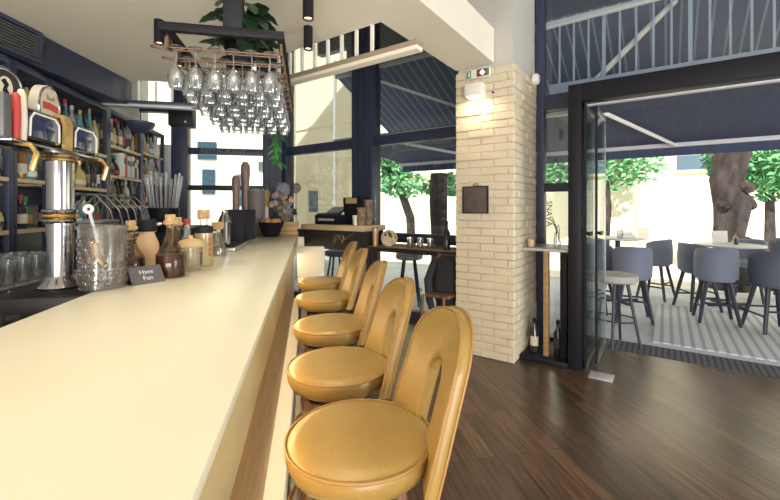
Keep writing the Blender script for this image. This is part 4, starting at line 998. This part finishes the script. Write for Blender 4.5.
e = thing('tablet_terminal', 'tilted payment screen resting on black printer', 'screen', fac(-2.55, .42, 1.33), FA)
MB().box(-.13, .13, -.10, .10, .035, .06, .006, rot=RX(.55)).build('case', BLACK, e); MB().box(-.11, .11, -.085, .085, .058, .064, rot=RX(.55)).build('display', SCREEN, e); MB().box(-.03, .03, -.03, .05, 0, .04).build('stand', BLACK, e)
e = thing('gift_bag', 'tall black box with gold top on service counter', 'box', fac(-2.26, .50, 1.20), FA)
MB().prism([(-.12, 0), (.12, 0), (.15, .32), (.13, .36), (-.15, .36), (-.16, .32)], -.09, .09, RX(PI/2)).build('body', BLACK, e); MB().box(-.11, .08, -.095, -.089, .28, .35).build('gold_panel', mat('gold_card', (.45, .34, .16), .6), e)
e = thing('paper_cup', 'cream paper cup on service counter beside black box', 'cup', fac(-2.09, .28, 1.20), FA)
MB().lathe([(.0001, 0), (.035, 0), (.045, .12), (.04, .12), (.032, .01)], n=18).build('cup', PLIN, e); MB().lathe([(.044, .1), (.047, .125), (.044, .128)], n=18).build('rim', WHITE, e)
for k, (s_, y_, h_, lab) in enumerate(((-2.03, .46, .32, 'tall brown patterned vase, taller of pair by window post'), (-2.02, .30, .22, 'shorter brown vase at the end of service counter'))):
    e = thing('brown_vase', lab, 'vase', fac(s_, y_, 1.2), FA, 'brown vases')
    MB().lathe([(.0001, 0), (.05, 0), (.058, h_*.4), (.05, h_*.8), (.06, h_), (.055, h_)], n=20).build('body', mat('brown_mottle', (.24, .17, .12), .7, var=.5, vscale=18), e); MB().torus((0, 0, h_), .056, .005, n=20).build('rim', BROWNM, e)
def onledge(name, lab, cat, s, y, grp=None): return thing(name, lab, cat, fac(s, y, .955), FA, grp)
e = onledge('copper_tumbler', 'tall copper tumbler at left end of oak ledge', 'tumbler', -1.82, .33)
MB().lathe([(.0001, 0), (.034, 0), (.042, .22), (.038, .22), (.03, .01)], n=20).build('body', mat('matte_copper', (.50, .33, .20), .4, .4), e); MB().torus((0, 0, .22), .040, .004, n=20).build('rim', COPPER, e)
e = onledge('woven_ball', 'round cream woven bread basket on oak ledge', 'basket', -1.62, .34)
bb_ = MB()
for k in range(9): bb_.torus((0, 0, .10), .092, .011, M=RZ(k*.7) @ RX(.3+k*.31), n=24, k=6)
bb_.build('weave', mat('cream_weave', (.66, .58, .42), .7), e); MB().ball((0, 0, .10), .07, 2).build('inside', mat('brown_inside', (.18, .10, .05), .8), e)
for k, (s_, c_) in enumerate(((-1.36, 'amber'), (-1.22, 'clear'), (-1.09, 'yellow'))):
    e = onledge('ledge_tumbler', ['amber candle tumbler, left of three on oak ledge', 'clear tumbler, middle of three on the oak ledge', 'brown drink tumbler, right of three on oak ledge'][k], 'glass', s_, .40, 'tumblers on the oak ledge')
    MB().lathe([(.0001, 0), (.034, 0), (.038, .01), (.040, .12), (.037, .12), (.033, .012), (.0001, .012)], n=18, cap=False).build('glass', CGLASS, e)
    MB().lathe([(.0001, .013), (.032, .013), (.034, .07), (.0001, .07)], n=18).build('filling', {'amber': BLIQ['amber'], 'clear': SILV, 'yellow': BLIQ['amber']}[c_], e)
e = onledge('dark_bottle', 'tall dark bottle near the pillar on oak ledge', 'bottle', -.86, .36)
MB().lathe([(.0001, 0), (.038, 0), (.04, .01), (.04, .19), (.016, .24), (.015, .29)], n=20).build('body', BLIQ['dark'], e); MB().lathe([(.018, .285), (.018, .32)], n=12).build('cap', BLACK, e)
# coat draped on a chair beside the pillar
e = thing('wooden_chair', 'wooden chair mostly hidden under the black coat', 'chair', fac(-.765, .03, 0), FA)
for sx in (-.13, .13):
    for sy in (-.16, .16): MB().cyl((sx*.9, sy, .55), (sx, sy*1.1, 0), .017, .012, 8).build('leg', LEGW, e)
MB().box(-.12, .15, -.12, .17, .52, .55, .008).build('seat', LEGW, e); MB().box(-.12, .12, .155, .175, .58, .93, .006).build('backrest', LEGW, e)
c = MB(); n = 26
prof = []
for j in range(15):
    z = .95-.70*j/14
    ring = []
    for i in range(n):
        a = 2*PI*i/n; rx = (.09+.06*math.sin(PI*min(1, j/13*.9+.1)))*(1+.06*math.sin(5*a+j*.5)); ry = (.07+.05*math.sin(PI*min(1, j/11+.08)))*(1+.10*math.sin(4*a-j*.4))
        if j == 0: rx *= .55; ry *= .5
        ring.append(c.bm.verts.new((rx*math.cos(a)+.02*math.sin(j*.7), ry*math.sin(a)+.165-.02*j/14, z)))
    prof.append(ring)
for A_, B_ in zip(prof, prof[1:]):
    for i in range(n): c.bm.faces.new((A_[i], A_[(i+1) % n], B_[(i+1) % n], B_[i]))
c.bm.faces.new(prof[0]); c.bm.faces.new(prof[-1][::-1])
co = thing('black_coat', 'black coat draped over wooden chair beside brick pillar', 'coat', fac(-.755, .0, -.03), FA)
c.build('cloth', BLACKM, co, ang=80); MB().tube([(-.12, .10, .88), (-.15, .02, .7), (-.11, -.02, .5), (-.08, .0, .38)], [.04, .045, .04, .03], 10).build('sleeve', BLACKM, co)
# sill behind the bar under the back window
tag(MB().box(-2.0, -.05, -.40, -.11, .98, 1.03, .004).build('back_sill', WOODM, None, KO, KA), 'wooden sill shelf under the back window beyond the bar', 'shelf')
